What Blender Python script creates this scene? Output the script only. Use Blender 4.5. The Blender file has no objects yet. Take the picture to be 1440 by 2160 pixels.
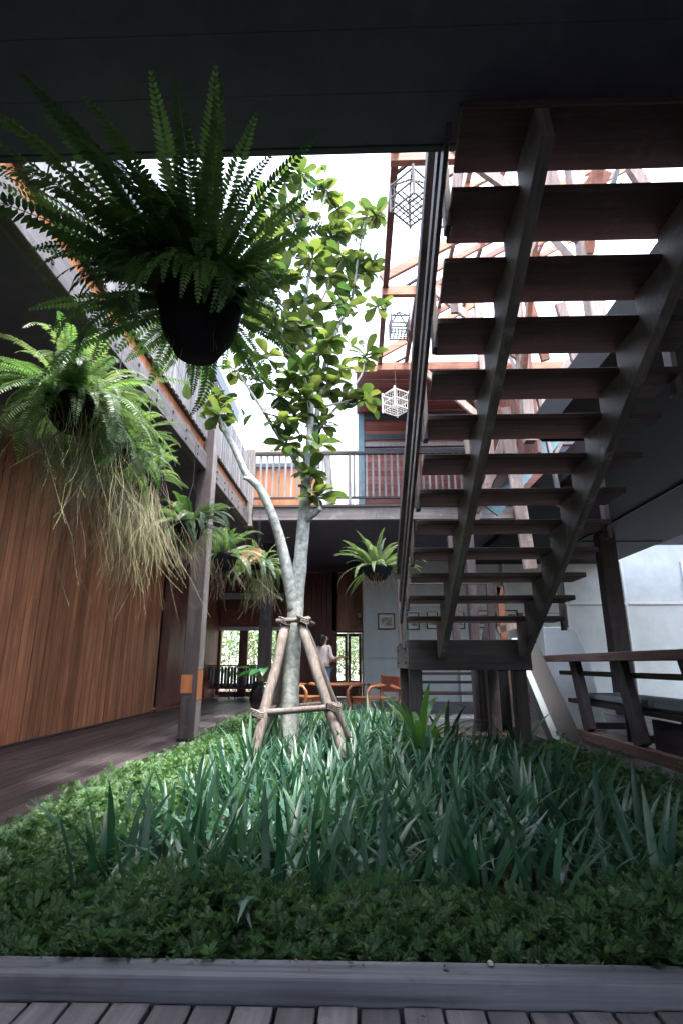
import bpy, bmesh, math, random
import numpy as np
from math import sin, cos, tan, pi, radians, atan2, sqrt
from mathutils import Vector, Matrix, Euler

random.seed(7); rng = np.random.default_rng(11)
SC = bpy.context.scene
COL = SC.collection

# ------------------------------------------------------------------ camera
PITCH, YAW, FPX = radians(15.7), radians(1.64), 1143.0
cd = bpy.data.cameras.new('camera'); cam = bpy.data.objects.new('camera', cd); COL.objects.link(cam)
cam.location = (0, 0, 1.0)
cam.rotation_euler = (pi/2 + PITCH, 0, YAW)
cd.sensor_fit = 'HORIZONTAL'; cd.sensor_width = 36; cd.lens = FPX/1440*36
cd.clip_start = 0.05; cd.clip_end = 600
SC.camera = cam
# ------------------------------------------------------------------ light
SUN = Vector((0.16, -0.20, 0.96)).normalized()
w = bpy.data.worlds.new('World'); SC.world = w; w.use_nodes = True
nt = w.node_tree; bg = nt.nodes['Background']
sky = nt.nodes.new('ShaderNodeTexSky'); sky.sky_type = 'NISHITA'; sky.sun_disc = False
sky.sun_elevation = math.asin(SUN.z); sky.sun_rotation = atan2(SUN.x, SUN.y)
sky.air_density = 1.2; sky.dust_density = 4.0; sky.ozone_density = 1.0
hs = nt.nodes.new('ShaderNodeHueSaturation'); hs.inputs['Saturation'].default_value = 0.6
nt.links.new(sky.outputs[0], hs.inputs['Color']); nt.links.new(hs.outputs[0], bg.inputs[0])
bg.inputs[1].default_value = 0.15
sd = bpy.data.lights.new('sun', 'SUN'); sd.energy = 1.4; sd.angle = radians(8.0); sd.color = (1, .95, .87)
so = bpy.data.objects.new('sun', sd); COL.objects.link(so); so.location = (5, 4, 20)
so.rotation_euler = SUN.to_track_quat('Z', 'Y').to_euler()
vs = SC.view_settings; SC.display_settings.display_device = 'sRGB'
vs.view_transform = 'Standard'; vs.look = 'None'; vs.gamma = 1; vs.use_curve_mapping = False
vs.exposure = 3.15
SC.render.engine = 'CYCLES'; cy = SC.cycles
cy.use_denoising = True
try: cy.denoiser = 'OPENIMAGEDENOISE'
except Exception: pass
cy.max_bounces = 8; cy.diffuse_bounces = 5; cy.glossy_bounces = 3; cy.transmission_bounces = 4; cy.transparent_max_bounces = 8
cy.sample_clamp_indirect = 6; cy.caustics_reflective = False; cy.caustics_refractive = False

# ------------------------------------------------------------------ where things stand: photo pixel + known plane -> point in the place
_F = Vector((-sin(YAW)*cos(PITCH), cos(YAW)*cos(PITCH), sin(PITCH))); _R = Vector((cos(YAW), sin(YAW), 0)); _U = _R.cross(_F)
def P(px, py, Y=None, X=None, Z=None):
    d = _F + _R*((px-720)/FPX) - _U*((py-1080)/FPX)
    if Y is not None: t = Y/d.y
    elif X is not None: t = X/d.x
    else: t = (Z-1.0)/d.z
    return Vector((0, 0, 1.0)) + d*t

# ------------------------------------------------------------------ materials
def nodes(name):
    m = bpy.data.materials.new(name); m.use_nodes = True
    t = m.node_tree; return m, t, t.nodes['Principled BSDF']
def lnk(t, a, b): t.links.new(a, b)
def ramp(t, fac, stops):
    r = t.nodes.new('ShaderNodeValToRGB'); e = r.color_ramp.elements
    e[0].position, e[0].color = stops[0][0], (*stops[0][1], 1); e[1].position, e[1].color = stops[-1][0], (*stops[-1][1], 1)
    for p_, c_ in stops[1:-1]:
        n = e.new(p_); n.color = (*c_, 1)
    lnk(t, fac, r.inputs[0]); return r.outputs[0]
def noise(t, vec, scale, detail=4, rough=.55, dist=0):
    n = t.nodes.new('ShaderNodeTexNoise'); n.inputs['Scale'].default_value = scale; n.inputs['Detail'].default_value = detail
    n.inputs['Roughness'].default_value = rough; n.inputs['Distortion'].default_value = dist
    if vec is not None: lnk(t, vec, n.inputs['Vector'])
    return n.outputs['Fac']
def math_(t, op, a, b):
    n = t.nodes.new('ShaderNodeMath'); n.operation = op
    for i, v in enumerate((a, b)):
        if hasattr(v, 'links'): lnk(t, v, n.inputs[i])
        else: n.inputs[i].default_value = v
    return n.outputs[0]
def mixc(t, fac, a, b, mode='MIX'):
    n = t.nodes.new('ShaderNodeMix'); n.data_type = 'RGBA'; n.blend_type = mode
    for sck, v in ((n.inputs[0], fac), (n.inputs[6], a), (n.inputs[7], b)):
        if hasattr(v, 'links'): lnk(t, v, sck)
        elif isinstance(v, tuple): sck.default_value = (*v, 1)
        else: sck.default_value = v
    return n.outputs[2]
def wood(name, c0, c1, grain=(1, 1, .06), scale=22, rough=.55, var=.35, wear=None, bump=.25, spec=.4):
    m, t, b = nodes(name)
    tc = t.nodes.new('ShaderNodeTexCoord'); oi = t.nodes.new('ShaderNodeObjectInfo')
    mp = t.nodes.new('ShaderNodeMapping'); mp.inputs['Scale'].default_value = grain
    va = t.nodes.new('ShaderNodeVectorMath'); va.operation = 'ADD'
    sc_ = t.nodes.new('ShaderNodeVectorMath'); sc_.operation = 'SCALE'; sc_.inputs[0].default_value = (37, 19, 53)
    lnk(t, oi.outputs['Random'], sc_.inputs['Scale'])
    lnk(t, tc.outputs['Object'], va.inputs[0]); lnk(t, sc_.outputs[0], va.inputs[1]); lnk(t, va.outputs[0], mp.inputs[0])
    g = noise(t, mp.outputs[0], scale, 6, .6, .4)
    c = ramp(t, g, [(.3, c0), (.7, c1)])
    big = noise(t, va.outputs[0], 1.6, 4, .6)
    c = mixc(t, .75, c, ramp(t, big, [(.3, (.62, .6, .62)), (.7, (1.2, 1.18, 1.15))]), 'MULTIPLY')
    if wear:
        wn = noise(t, va.outputs[0], 5.5, 6, .7)
        c = mixc(t, ramp(t, wn, [(.55, (0, 0, 0)), (.72, (.8, .8, .8))]), c, wear)
    rv = t.nodes.new('ShaderNodeMapRange'); rv.inputs[3].default_value = 1-var; rv.inputs[4].default_value = 1+var*.6
    lnk(t, oi.outputs['Random'], rv.inputs[0])
    hv = t.nodes.new('ShaderNodeHueSaturation'); lnk(t, rv.outputs[0], hv.inputs['Value']); lnk(t, c, hv.inputs['Color'])
    lnk(t, hv.outputs[0], b.inputs['Base Color'])
    lnk(t, ramp(t, g, [(.2, (rough+.12,)*3), (.8, (rough-.1,)*3)]), b.inputs['Roughness'])
    b.inputs['Specular IOR Level'].default_value = spec
    bp = t.nodes.new('ShaderNodeBump'); bp.inputs['Strength'].default_value = bump; bp.inputs['Distance'].default_value = .01
    lnk(t, g, bp.inputs['Height']); lnk(t, bp.outputs[0], b.inputs['Normal'])
    return m
def plain(name, col, rough=.6, spec=.4, metal=0, dirt=.2, scale=6):
    m, t, b = nodes(name)
    tc = t.nodes.new('ShaderNodeTexCoord')
    n = noise(t, tc.outputs['Object'], scale, 6, .65)
    lo = tuple(x*(1-dirt) for x in col); hi = tuple(min(1, x*(1+dirt*.5)) for x in col)
    lnk(t, ramp(t, n, [(.3, lo), (.7, hi)]), b.inputs['Base Color'])
    b.inputs['Roughness'].default_value = rough; b.inputs['Specular IOR Level'].default_value = spec; b.inputs['Metallic'].default_value = metal
    bp = t.nodes.new('ShaderNodeBump'); bp.inputs['Strength'].default_value = .12; bp.inputs['Distance'].default_value = .01
    lnk(t, n, bp.inputs['Height']); lnk(t, bp.outputs[0], b.inputs['Normal'])
    return m
def leafm(name, c0, c1, rough=.4, trans=.35, tcol=None, island=False, spec=.5):
    m, t, b = nodes(name)
    oi = t.nodes.new('ShaderNodeObjectInfo'); ge = t.nodes.new('ShaderNodeNewGeometry'); tc = t.nodes.new('ShaderNodeTexCoord')
    r = math_(t, 'FRACT', math_(t, 'ADD', oi.outputs['Random'], ge.outputs['Random Per Island']), 0.0) if island else oi.outputs['Random']
    n = noise(t, tc.outputs['Object'], 9, 3)
    f = math_(t, 'ADD', math_(t, 'MULTIPLY', r, .75), math_(t, 'MULTIPLY', n, .3))
    c = ramp(t, f, [(.1, c0), (.9, c1)])
    lnk(t, c, b.inputs['Base Color']); b.inputs['Roughness'].default_value = rough; b.inputs['Specular IOR Level'].default_value = spec
    tr = t.nodes.new('ShaderNodeBsdfTranslucent')
    lnk(t, mixc(t, 1.0, c, tcol or (1.5, 1.7, .6), 'MULTIPLY'), tr.inputs[0])
    mx = t.nodes.new('ShaderNodeMixShader'); mx.inputs[0].default_value = trans
    out = t.nodes['Material Output']
    lnk(t, b.outputs[0], mx.inputs[1]); lnk(t, tr.outputs[0], mx.inputs[2]); lnk(t, mx.outputs[0], out.inputs[0])
    return m

M = {}
M['dark_z'] = wood('dark stained timber upright', (.036, .030, .036), (.078, .062, .066), (1, 1, .06), wear=(.10, .085, .085))
M['dark_y'] = wood('dark stained timber lengthwise', (.036, .030, .036), (.078, .062, .066), (1, .06, 1))
M['dark_x'] = wood('dark stained timber crosswise', (.036, .030, .036), (.078, .060, .062), (.06, 1, 1))
M['tread'] = wood('dark red brown tread timber', (.042, .027, .030), (.088, .050, .047), (.06, 1, 1), wear=(.12, .075, .07), var=.2)
M['string'] = wood('weathered stringer timber', (.10, .088, .09), (.24, .215, .215), (1, .06, .06), wear=(.36, .34, .34), bump=.5, var=.1)
M['grey_y'] = wood('weathered grey beam lengthwise', (.095, .088, .098), (.175, .165, .175), (1, .05, 1), wear=(.21, .20, .21), var=.15, bump=.4)
M['grey_x'] = wood('weathered grey beam crosswise', (.16, .145, .15), (.30, .275, .28), (.05, 1, 1), wear=(.38, .36, .36), var=.15, bump=.4)
M['grey_z'] = wood('weathered grey post', (.16, .145, .15), (.30, .275, .28), (1, 1, .05), wear=(.38, .36, .36), var=.2, bump=.4)
M['slat'] = wood('pale grey railing board', (.17, .175, .195), (.29, .295, .315), (1, 1, .05), wear=(.14, .125, .13), var=.3)
M['teak'] = wood('warm teak plank', (.25, .098, .055), (.50, .215, .12), (1, 1, .05), rough=.42, var=.32, bump=.15)
M['orange'] = wood('orange varnished board', (.34, .12, .05), (.52, .21, .09), (1, 1, .05), rough=.42, var=.25)
M['orange_x'] = wood('orange varnished chair timber', (.20, .072, .036), (.32, .125, .06), (.1, .3, 1), rough=.35, var=.15)
M['red_x'] = wood('red brown horizontal siding', (.17, .055, .045), (.30, .105, .085), (.05, 1, 1), rough=.5, var=.35)
M['red_z'] = wood('red brown upright timber', (.13, .05, .042), (.23, .09, .075), (1, 1, .05), rough=.5, var=.2)
M['frame'] = wood('weathered roof frame timber', (.22, .16, .145), (.42, .34, .315), (1, .1, .1), wear=(.5, .44, .42), var=.4, bump=.4)
M['frame_o'] = wood('orange brown roof frame timber', (.25, .095, .06), (.42, .19, .12), (.1, .1, 1), var=.3)
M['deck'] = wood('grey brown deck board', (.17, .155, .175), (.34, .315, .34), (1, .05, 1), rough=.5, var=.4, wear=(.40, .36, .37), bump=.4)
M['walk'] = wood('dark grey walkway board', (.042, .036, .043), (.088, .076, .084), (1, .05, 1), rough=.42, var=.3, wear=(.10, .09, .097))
M['kerb'] = wood('slate grey kerb beam', (.11, .115, .145), (.31, .32, .375), (.035, 1, 1), rough=.45, var=.05, wear=(.13, .115, .12), bump=.5)
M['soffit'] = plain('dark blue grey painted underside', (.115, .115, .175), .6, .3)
M['soffit_shade'] = plain('near black shade tone', (.008, .008, .011), .6, .2)  # near black: deep shade put into the colour where light still reaches
M['white'] = plain('white painted panel', (.50, .555, .60), .55, .35, dirt=.14, scale=2.5)
M['moulding'] = plain('white painted moulding', (.58, .64, .68), .5, .4, dirt=.08)
M['teal'] = plain('blue grey painted timber', (.13, .24, .29), .5, .4)
M['slate'] = plain('dark blue grey painted timber', (.055, .075, .10), .5, .4)
M['strip'] = plain('pale enamel strip', (.62, .70, .70), .35, .5, dirt=.08)
M['bench'] = wood('red brown bench timber', (.085, .052, .048), (.19, .115, .10), (1, .06, 1), var=.15)
M['palepaint'] = plain('pale blue grey paint', (.17, .21, .235), .5, .3, dirt=.3)
M['black'] = plain('black plastic pot', (.014, .014, .018), .8, .2)
M['iron'] = plain('dark wire', (.05, .05, .055), .5, .5, .6)
M['cagedark'] = plain('dark cane bars', (.14, .125, .12), .55)
M['cagewhite'] = plain('whitewashed cane bars', (.72, .70, .66), .5)
M['root'] = plain('dry root strand', (.26, .20, .15), .8, .2, dirt=.45, scale=3)
M['rooty'] = plain('pale straw root strand', (.33, .34, .19), .8, .2, dirt=.35, scale=3)
M['bark'] = plain('pale grey lichened bark', (.42, .45, .43), .8, .25, dirt=.65, scale=16)
M['twig'] = plain('pale twig bark', (.44, .43, .39), .8, .2, dirt=.3, scale=20)
M['stake'] = wood('weathered round stake', (.12, .10, .09), (.27, .24, .225), (1, 1, .08), scale=40, rough=.8, var=.3, bump=.8, wear=(.14, .11, .10))
M['soil'] = plain('dark garden soil', (.055, .045, .04), .9, .2, dirt=.6, scale=30)
M['paving'] = plain('grey paving tile', (.15, .155, .17), .6, .3, dirt=.25)
M['ground'] = plain('grey brown earth', (.16, .14, .12), .9, .2, dirt=.3, scale=1)
M['frond'] = leafm('sword fern green', (.042, .10, .045), (.135, .225, .085), .36, .5, (1.4, 1.6, .7))
M['frond_l'] = leafm('light fern green', (.05, .095, .06), (.16, .22, .115), .36, .40, (1.3, 1.4, .75))
M['rachis'] = plain('green brown stalk', (.09, .10, .045), .6)
M['tleaf'] = leafm('glossy obovate tree leaf', (.018, .055, .028), (.12, .15, .055), .3, .45, (1.5, 1.55, .65))
M['tleaf_s'] = leafm('small tree foliage', (.018, .055, .028), (.12, .15, .055), .32, .45, (1.5, 1.55, .65), island=True)
M['lily'] = leafm('strap lily leaf', (.014, .062, .044), (.10, .20, .145), .38, .28, (1.2, 1.5, .8), spec=.5)
M['lily_b'] = leafm('bright lily leaf', (.04, .12, .05), (.12, .24, .08), .3, .3, (1.3, 1.6, .7))
M['shrub'] = leafm('low shrub leaf', (.036, .10, .055), (.155, .25, .115), .52, .32, (1.2, 1.5, .7), island=True, spec=.3)
M['garden'] = leafm('sunny garden leaf', (.025, .07, .02), (.14, .20, .06), .5, .4, None, island=True)
M['broad'] = leafm('broad pot plant leaf', (.03, .11, .05), (.06, .17, .08), .3, .25)
M['skin'] = plain('skin', (.38, .22, .15), .5, .4, dirt=.05)
M['hair'] = plain('dark hair', (.012, .010, .010), .45)
M['shirt'] = plain('off white cotton', (.62, .60, .62), .85, .1, dirt=.08)
M['jeans'] = plain('blue denim', (.07, .17, .30), .85, .1, dirt=.25, scale=20)
M['jar'] = plain('black glazed jar', (.012, .014, .018), .16, .6, dirt=.1)
M['cloth'] = plain('grey striped upholstery', (.22, .22, .245), .85, .1)
M['clothd'] = plain('charcoal upholstery', (.085, .085, .10), .85, .1)
M['cushion'] = plain('pale blue grey cushion', (.38, .42, .46), .85, .1, dirt=.15)
M['brass'] = plain('dull metal', (.5, .48, .45), .35, .5, .8, dirt=.2)
M['bolt'] = plain('dark bolt', (.02, .02, .022), .5, .5, .5)
M['mat'] = plain('off white picture mount', (.62, .60, .55), .7, .2, dirt=.05)
M['plaster'] = plain('white plaster', (.78, .78, .76), .8, .2, dirt=.1, scale=1.5)
M['wglass'] = plain('dark window glass', (.25, .28, .30), .15, .6, dirt=.1)
def glass():
    m, t, b = nodes('clear pane'); out = t.nodes['Material Output']
    tr = t.nodes.new('ShaderNodeBsdfTransparent'); gl = t.nodes.new('ShaderNodeBsdfGlossy'); gl.inputs['Roughness'].default_value = .03
    fr = t.nodes.new('ShaderNodeFresnel'); mx = t.nodes.new('ShaderNodeMixShader')
    lnk(t, fr.outputs[0], mx.inputs[0]); lnk(t, tr.outputs[0], mx.inputs[1]); lnk(t, gl.outputs[0], mx.inputs[2]); lnk(t, mx.outputs[0], out.inputs[0])
    return m
M['glass'] = glass()
def printm(seed):
    m, t, b = nodes('grey landscape print %d' % seed)
    tc = t.nodes.new('ShaderNodeTexCoord'); mp = t.nodes.new('ShaderNodeMapping')
    mp.inputs['Location'].default_value = (seed*3.1, 0, seed*1.7); mp.inputs['Scale'].default_value = (5, 1, 14)
    lnk(t, tc.outputs['Object'], mp.inputs[0]); n = noise(t, mp.outputs[0], 1.2, 5, .6)
    lnk(t, ramp(t, n, [(.35, (.04, .04, .045)), (.5, (.16, .16, .15)), (.65, (.45, .44, .40))]), b.inputs['Base Color']); b.inputs['Roughness'].default_value = .35
    return m

# ------------------------------------------------------------------ builders
class MB:
    def __init__(s): s.v = []; s.f = []
    def add(s, vs_, fs_):
        o = len(s.v); s.v += [tuple(x) for x in vs_]; s.f += [tuple(i+o for i in f) for f in fs_]; return s
    def box(s, x0, x1, y0, y1, z0, z1):
        return s.add([(x0,y0,z0),(x1,y0,z0),(x1,y1,z0),(x0,y1,z0),(x0,y0,z1),(x1,y0,z1),(x1,y1,z1),(x0,y1,z1)],
                     [(0,3,2,1),(4,5,6,7),(0,1,5,4),(1,2,6,5),(2,3,7,6),(3,0,4,7)])
    def bar(s, a, b, w_, h_, up=(0,0,1)):
        a = Vector(a); b = Vector(b); d = (b-a).normalized(); up = Vector(up)
        if abs(d.dot(up)) > .98: up = Vector((0,1,0))
        x = d.cross(up).normalized()*(w_/2); z = x.cross(d).normalized()*(h_/2)
        return s.add([a-x-z,a+x-z,a+x+z,a-x+z,b-x-z,b+x-z,b+x+z,b-x+z],[(3,2,1,0),(4,5,6,7),(0,1,5,4),(1,2,6,5),(2,3,7,6),(3,0,4,7)])
    def tube(s, pts, rad, n=8, cap=True):
        pts = [Vector(p_) for p_ in pts]; k = len(pts)
        if not hasattr(rad, '__len__'): rad = [rad]*k
        t0 = (pts[1]-pts[0]).normalized(); ref = Vector((0,0,1)) if abs(t0.z) < .9 else Vector((1,0,0))
        vs_ = []
        for i, p_ in enumerate(pts):
            t_ = (pts[min(i+1,k-1)]-pts[max(i-1,0)]).normalized()
            x = t_.cross(ref)
            if x.length < 1e-4: x = t_.cross(Vector((0,1,0)))
            x.normalize(); y = x.cross(t_)
            for j in range(n):
                a = 2*pi*j/n; vs_.append(p_ + (x*cos(a)+y*sin(a))*rad[i])
        fs_ = [(i*n+j, i*n+(j+1)%n, (i+1)*n+(j+1)%n, (i+1)*n+j) for i in range(k-1) for j in range(n)]
        if cap: fs_ += [tuple(range(n))[::-1], tuple((k-1)*n+j for j in range(n))]
        return s.add(vs_, fs_)
    def lathe(s, prof, c=(0,0,0), n=20):
        vs_ = [(c[0]+r*cos(2*pi*j/n), c[1]+r*sin(2*pi*j/n), c[2]+z) for r, z in prof for j in range(n)]
        k = len(prof)
        fs_ = [(i*n+j, i*n+(j+1)%n, (i+1)*n+(j+1)%n, (i+1)*n+j) for i in range(k-1) for j in range(n)]
        return s.add(vs_, fs_)
    def mesh(s, name, mat, smooth=False):
        me = bpy.data.meshes.new(name); me.from_pydata(s.v, [], s.f); me.materials.append(M[mat] if isinstance(mat, str) else mat)
        if smooth: me.polygons.foreach_set('use_smooth', [True]*len(me.polygons))
        me.update(); return me
    def build(s, name, mat, parent=None, smooth=False, bevel=0, kind=None):
        o = bpy.data.objects.new(name, s.mesh(name, mat, smooth)); COL.objects.link(o)
        if parent is not None: o.parent = parent
        if bevel:
            bv = o.modifiers.new('bevel', 'BEVEL'); bv.width = bevel; bv.segments = 1; bv.limit_method = 'ANGLE'
        if kind: o['kind'] = kind
        return o
def tag(o, label, cat, group=None):
    o['label'] = label; o['category'] = cat
    if group: o['group'] = group
    return o
def thing(name, label, cat, loc=(0,0,0), rz=0, group=None):
    o = bpy.data.objects.new(name, None); COL.objects.link(o); o.location = loc; o.rotation_euler = (0,0,rz); o.empty_display_size = .1
    return tag(o, label, cat, group)
def inst(name, me, parent=None, loc=(0,0,0), rot=(0,0,0), sc=1.0, mat=None):
    o = bpy.data.objects.new(name, me); COL.objects.link(o)
    if parent is not None: o.parent = parent
    if mat is not None: o.matrix_local = mat
    else:
        o.location = loc; o.rotation_euler = rot; o.scale = (sc,)*3 if not hasattr(sc, '__len__') else sc
    return o
def struct(name, mb, mat, **k):
    o = mb.build(name, mat, **k); o['kind'] = 'structure'; return o
def root_struct(name):
    o = bpy.data.objects.new(name, None); COL.objects.link(o); o['kind'] = 'structure'; return o
def box(*a): return MB().box(*a)
def unit(name, mat, x, y, z):   # a box mesh centred on its base
    return MB().box(-x/2, x/2, -y/2, y/2, 0, z).mesh(name, mat)
def np_mesh(name, V, Fq, mat, smooth=False):
    me = bpy.data.meshes.new(name); n = len(V); k = Fq.shape[1]; m = len(Fq)
    me.vertices.add(n); me.vertices.foreach_set('co', V.astype(np.float32).ravel())
    me.loops.add(m*k); me.loops.foreach_set('vertex_index', Fq.astype(np.int32).ravel())
    me.polygons.add(m); me.polygons.foreach_set('loop_start', np.arange(0, m*k, k, dtype=np.int32)); me.polygons.foreach_set('loop_total', np.full(m, k, dtype=np.int32))
    if smooth: me.polygons.foreach_set('use_smooth', np.ones(m, dtype=bool))
    me.materials.append(M[mat]); me.update(calc_edges=True); me.validate(); return me
def scatter(tv, tf, T):   # template verts (n,3), faces (m,k), transforms list of (3x3, 3)
    R_ = np.array([a for a, b in T]); o_ = np.array([b for a, b in T])
    V = np.einsum('kij,nj->kni', R_, tv) + o_[:, None, :]
    Fq = tf[None] + (np.arange(len(T))*len(tv))[:, None, None]
    return V.reshape(-1, 3), Fq.reshape(-1, tf.shape[1])
def rotm(ax, ay, az): return np.array(Euler((ax, ay, az)).to_matrix())

# ================================================================== the setting
struct('ground', box(-150, 150, -60, 240, -.5, -.14), 'ground')
struct('soil', MB().add([(-2.15,2.12,-.1),(2.55,2.12,-.1),(2.55,10.6,-.1),(-2.15,10.6,-.1)], [(0,1,2,3)]), 'soil')
nd = root_struct('near_deck')
for i in range(56):
    x = -3.53 + i*.126 + random.uniform(-.002, .002)
    MB().box(x+.004, x+.118, -1.4+random.uniform(-.02,.0), 1.985+random.uniform(-.004,.004), -.03, random.uniform(-.003, .002)).build('board', 'deck', nd, bevel=.003)
box(-3.6, 3.6, -1.4, 1.98, -.12, -.045).build('joist', 'soffit', nd)
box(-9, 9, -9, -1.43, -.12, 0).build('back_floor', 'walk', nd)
k = struct('kerb', box(-2.3, 2.75, 2.0, 2.115, -.12, .062), 'kerb', bevel=.006)
wl = root_struct('left_walkway')
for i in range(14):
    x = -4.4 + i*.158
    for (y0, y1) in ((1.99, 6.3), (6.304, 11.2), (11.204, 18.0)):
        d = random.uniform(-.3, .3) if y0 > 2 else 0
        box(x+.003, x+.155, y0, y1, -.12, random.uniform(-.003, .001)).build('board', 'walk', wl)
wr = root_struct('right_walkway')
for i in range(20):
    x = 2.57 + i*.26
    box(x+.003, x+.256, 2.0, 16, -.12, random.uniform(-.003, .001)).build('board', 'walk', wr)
pv = root_struct('back_floor_paving')
for i in range(14):
    for j in range(6):
        x = -2.185 + i*.34; y = 10.62 + j*.34
        if x < 2.4: box(x+.006, x+.334, y+.006, y+.334, -.12, random.uniform(-.004,.001)).build('tile', 'paving', pv)
box(-2.17, 2.55, 12.67, 18, -.12, -.002).build('floor_slab', 'paving', pv)
box(-2.17, 2.55, 10.55, 10.612, -.12, .05).build('bed_edge', 'kerb', pv)
box(-2.2, -2.155, 2.12, 10.55, -.12, .01).build('bed_side', 'walk', pv)

# ================================================================== overhead floors and ceilings
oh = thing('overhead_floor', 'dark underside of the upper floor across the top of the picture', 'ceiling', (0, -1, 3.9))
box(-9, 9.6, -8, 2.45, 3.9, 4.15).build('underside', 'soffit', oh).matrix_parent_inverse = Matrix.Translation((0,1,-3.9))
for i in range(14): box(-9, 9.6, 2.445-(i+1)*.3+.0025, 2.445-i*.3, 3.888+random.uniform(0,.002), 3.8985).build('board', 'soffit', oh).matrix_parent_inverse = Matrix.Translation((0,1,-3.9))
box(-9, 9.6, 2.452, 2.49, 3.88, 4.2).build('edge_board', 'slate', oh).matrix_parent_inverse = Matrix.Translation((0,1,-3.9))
rw = thing('side_wing_ceiling', 'black low ceiling over the bench and white wall at the right', 'ceiling', (0, 0, 0))
box(3.3, 7.42, 2.5, 16, 3.85, 4.15).build('underside', 'soffit_shade', rw); box(2.42, 3.298, 2.5, 6.6, 3.85, 4.15).build('near_underside', 'soffit_shade', rw)
box(7.5, 15, 12.4, 15.98, 6.6, 6.75).build('sun_block_slab', 'soffit', rw)  # unseen roof slab added to keep sun off the white wall
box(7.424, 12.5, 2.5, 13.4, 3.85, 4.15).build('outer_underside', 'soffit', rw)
box(2.38, 2.417, 2.5, 6.6, 3.8, 4.2).build('edge_beam', 'soffit_shade', rw); box(3.262, 3.297, 6.605, 10.9, 3.8, 4.2).build('edge_beam', 'soffit_shade', rw); box(2.42, 3.26, 6.605, 6.64, 3.8, 4.2).build('edge_beam', 'soffit_shade', rw)
MB().bar((5.3,13,3.83),(5.3,4,3.83),.03,.03).bar((5.3,12.9,3.83),(7.3,12.9,3.83),.025,.025).build('conduit', 'iron', rw)
tag(box(-9, 9.6, -9.2, -9.0, -.1, 3.1).build('rear_fill_wall', 'white'), 'unseen white wall behind the near deck, its height set for fill light', 'wall')  # unseen wall added behind the camera, height chosen to limit the fill light
tag(box(9.6, 9.8, -6, 9, -.1, 4.1).build('side_wall', 'dark_z'), 'dark timber wall closing the right side', 'wall')

# ================================================================== left plank wall
lw = thing('plank_wall', 'warm brown wall of upright planks along the left walkway', 'wall', (-4.4, 0, 0))
pm = [MB().box(-.03-.004*q, 0, -.069, .069, 0, 3.83).mesh('plank', 'teak') for q in range(3)]
y = 4.0
while y < 12.25:
    inst('plank', random.choice(pm), lw, (random.uniform(-.004,.004), y+.075, .03)); y += .15
box(-4.55, -4.44, -6, 12.3, 0, 3.84).build('backing', 'dark_z', lw).matrix_parent_inverse = Matrix.Translation((4.4,0,0))
box(-4.44, -4.39, -6, 3.99, 0.0, 3.84).build('near_panel', 'dark_z', lw).matrix_parent_inverse = Matrix.Translation((4.4,0,0))
box(-4.43, -4.37, 4.0, 12.3, 0.0, .028).build('base_strip', 'dark_y', lw).matrix_parent_inverse = Matrix.Translation((4.4,0,0))
dw = thing('recessed_wall', 'dark red brown boarded wall beyond the doorway gap at the left', 'wall', (-4.5, 13.0, 0))
for i in range(20): box(-4.55, -4.5+random.uniform(0,.006), 13.2+i*.24+.003, 13.2+(i+1)*.24-.003, 0, 3.84).build('plank', 'red_z', dw).matrix_parent_inverse = Matrix.Translation((4.5,-13,0))
box(-4.62, -4.42, 12.98, 13.19, 0, 3.84).build('door_post', 'red_z', dw).matrix_parent_inverse = Matrix.Translation((4.5,-13,0))
box(-4.9, -4.85, 12.1, 15.5, 0, 3.84).build('gap_panel', 'dark_z', dw).matrix_parent_inverse = Matrix.Translation((4.5,-13,0))
box(-4.62,-4.56,13.0,18,0,3.84).build('backing','dark_z',dw).matrix_parent_inverse = Matrix.Translation((4.5,-13,0))
box(-4.45, -4.36, 12.32, 18, 0.0, .05).build('sill', 'red_z', dw).matrix_parent_inverse = Matrix.Translation((4.5,-13,0))

# ================================================================== left balcony
lb = thing('balcony', 'upper balcony along the left with pale upright boards over a grey beam', 'balcony', (0,0,0))
box(-9, -2.41, 2.5, 18.6, 3.9, 4.02).build('floor_underside', 'soffit', lb)
for (y0, y1) in ((1.5, 4.03), (4.036, 7.69), (7.97, 11.0)):
    box(-2.40, -2.27, y0+1.0 if y0 < 2 else y0, y1, 3.84, 4.10).build('beam', 'grey_y', lb, bevel=.006)
box(-2.40, -2.30, 2.5, 11.0, 4.103, 4.115).build('floor_edge', 'dark_y', lb)
bm_ = MB()
for yy in np.arange(2.8, 11, .55):
    for zz in (3.91, 4.03): bm_.lathe([(0,.012),(.016,.01),(.018,0)], (0,0,0), 8) if False else bm_.box(-2.275,-2.258,yy-.014,yy+.014,zz-.014,zz+.014)
bm_.build('bolt', 'bolt', lb, kind='stuff')
kb = box(-2.45, -2.425, 2.5, 11.0, 4.03, 4.31).build('kick_board', 'dark_y', lb)
om = MB().box(0, .02, -.068, .068, 0, .19).mesh('board', 'orange')
for i in range(60): inst('board', om, kb, (-2.36, 2.6+i*.14, 4.118))
rl = MB().box(-2.37, -2.30, 2.5, 7.69, 4.315, 4.375).box(-2.37, -2.30, 7.97, 11.0, 4.315, 4.375).box(-2.38, -2.28, 2.5, 7.69, 5.20, 5.26).box(-2.38, -2.28, 7.97, 11.0, 5.20, 5.26).build('railing', 'dark_y', lb, bevel=.004)
sm = MB().box(-.012, .012, -.05, .05, 0, .95).mesh('slat', 'slat')
yy = 2.62
while yy < 10.95:
    if not 7.6 < yy < 8.05: inst('slat', sm, rl, (-2.283+random.uniform(-.003,.003), yy, 4.32), (0, 0, random.uniform(-.03,.03)))
    yy += .15
for yy in (5.15, 9.5): box(-2.41, -2.295, yy, yy+.1, 4.376, 5.19).build('railing_post', 'dark_z', lb)
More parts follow.
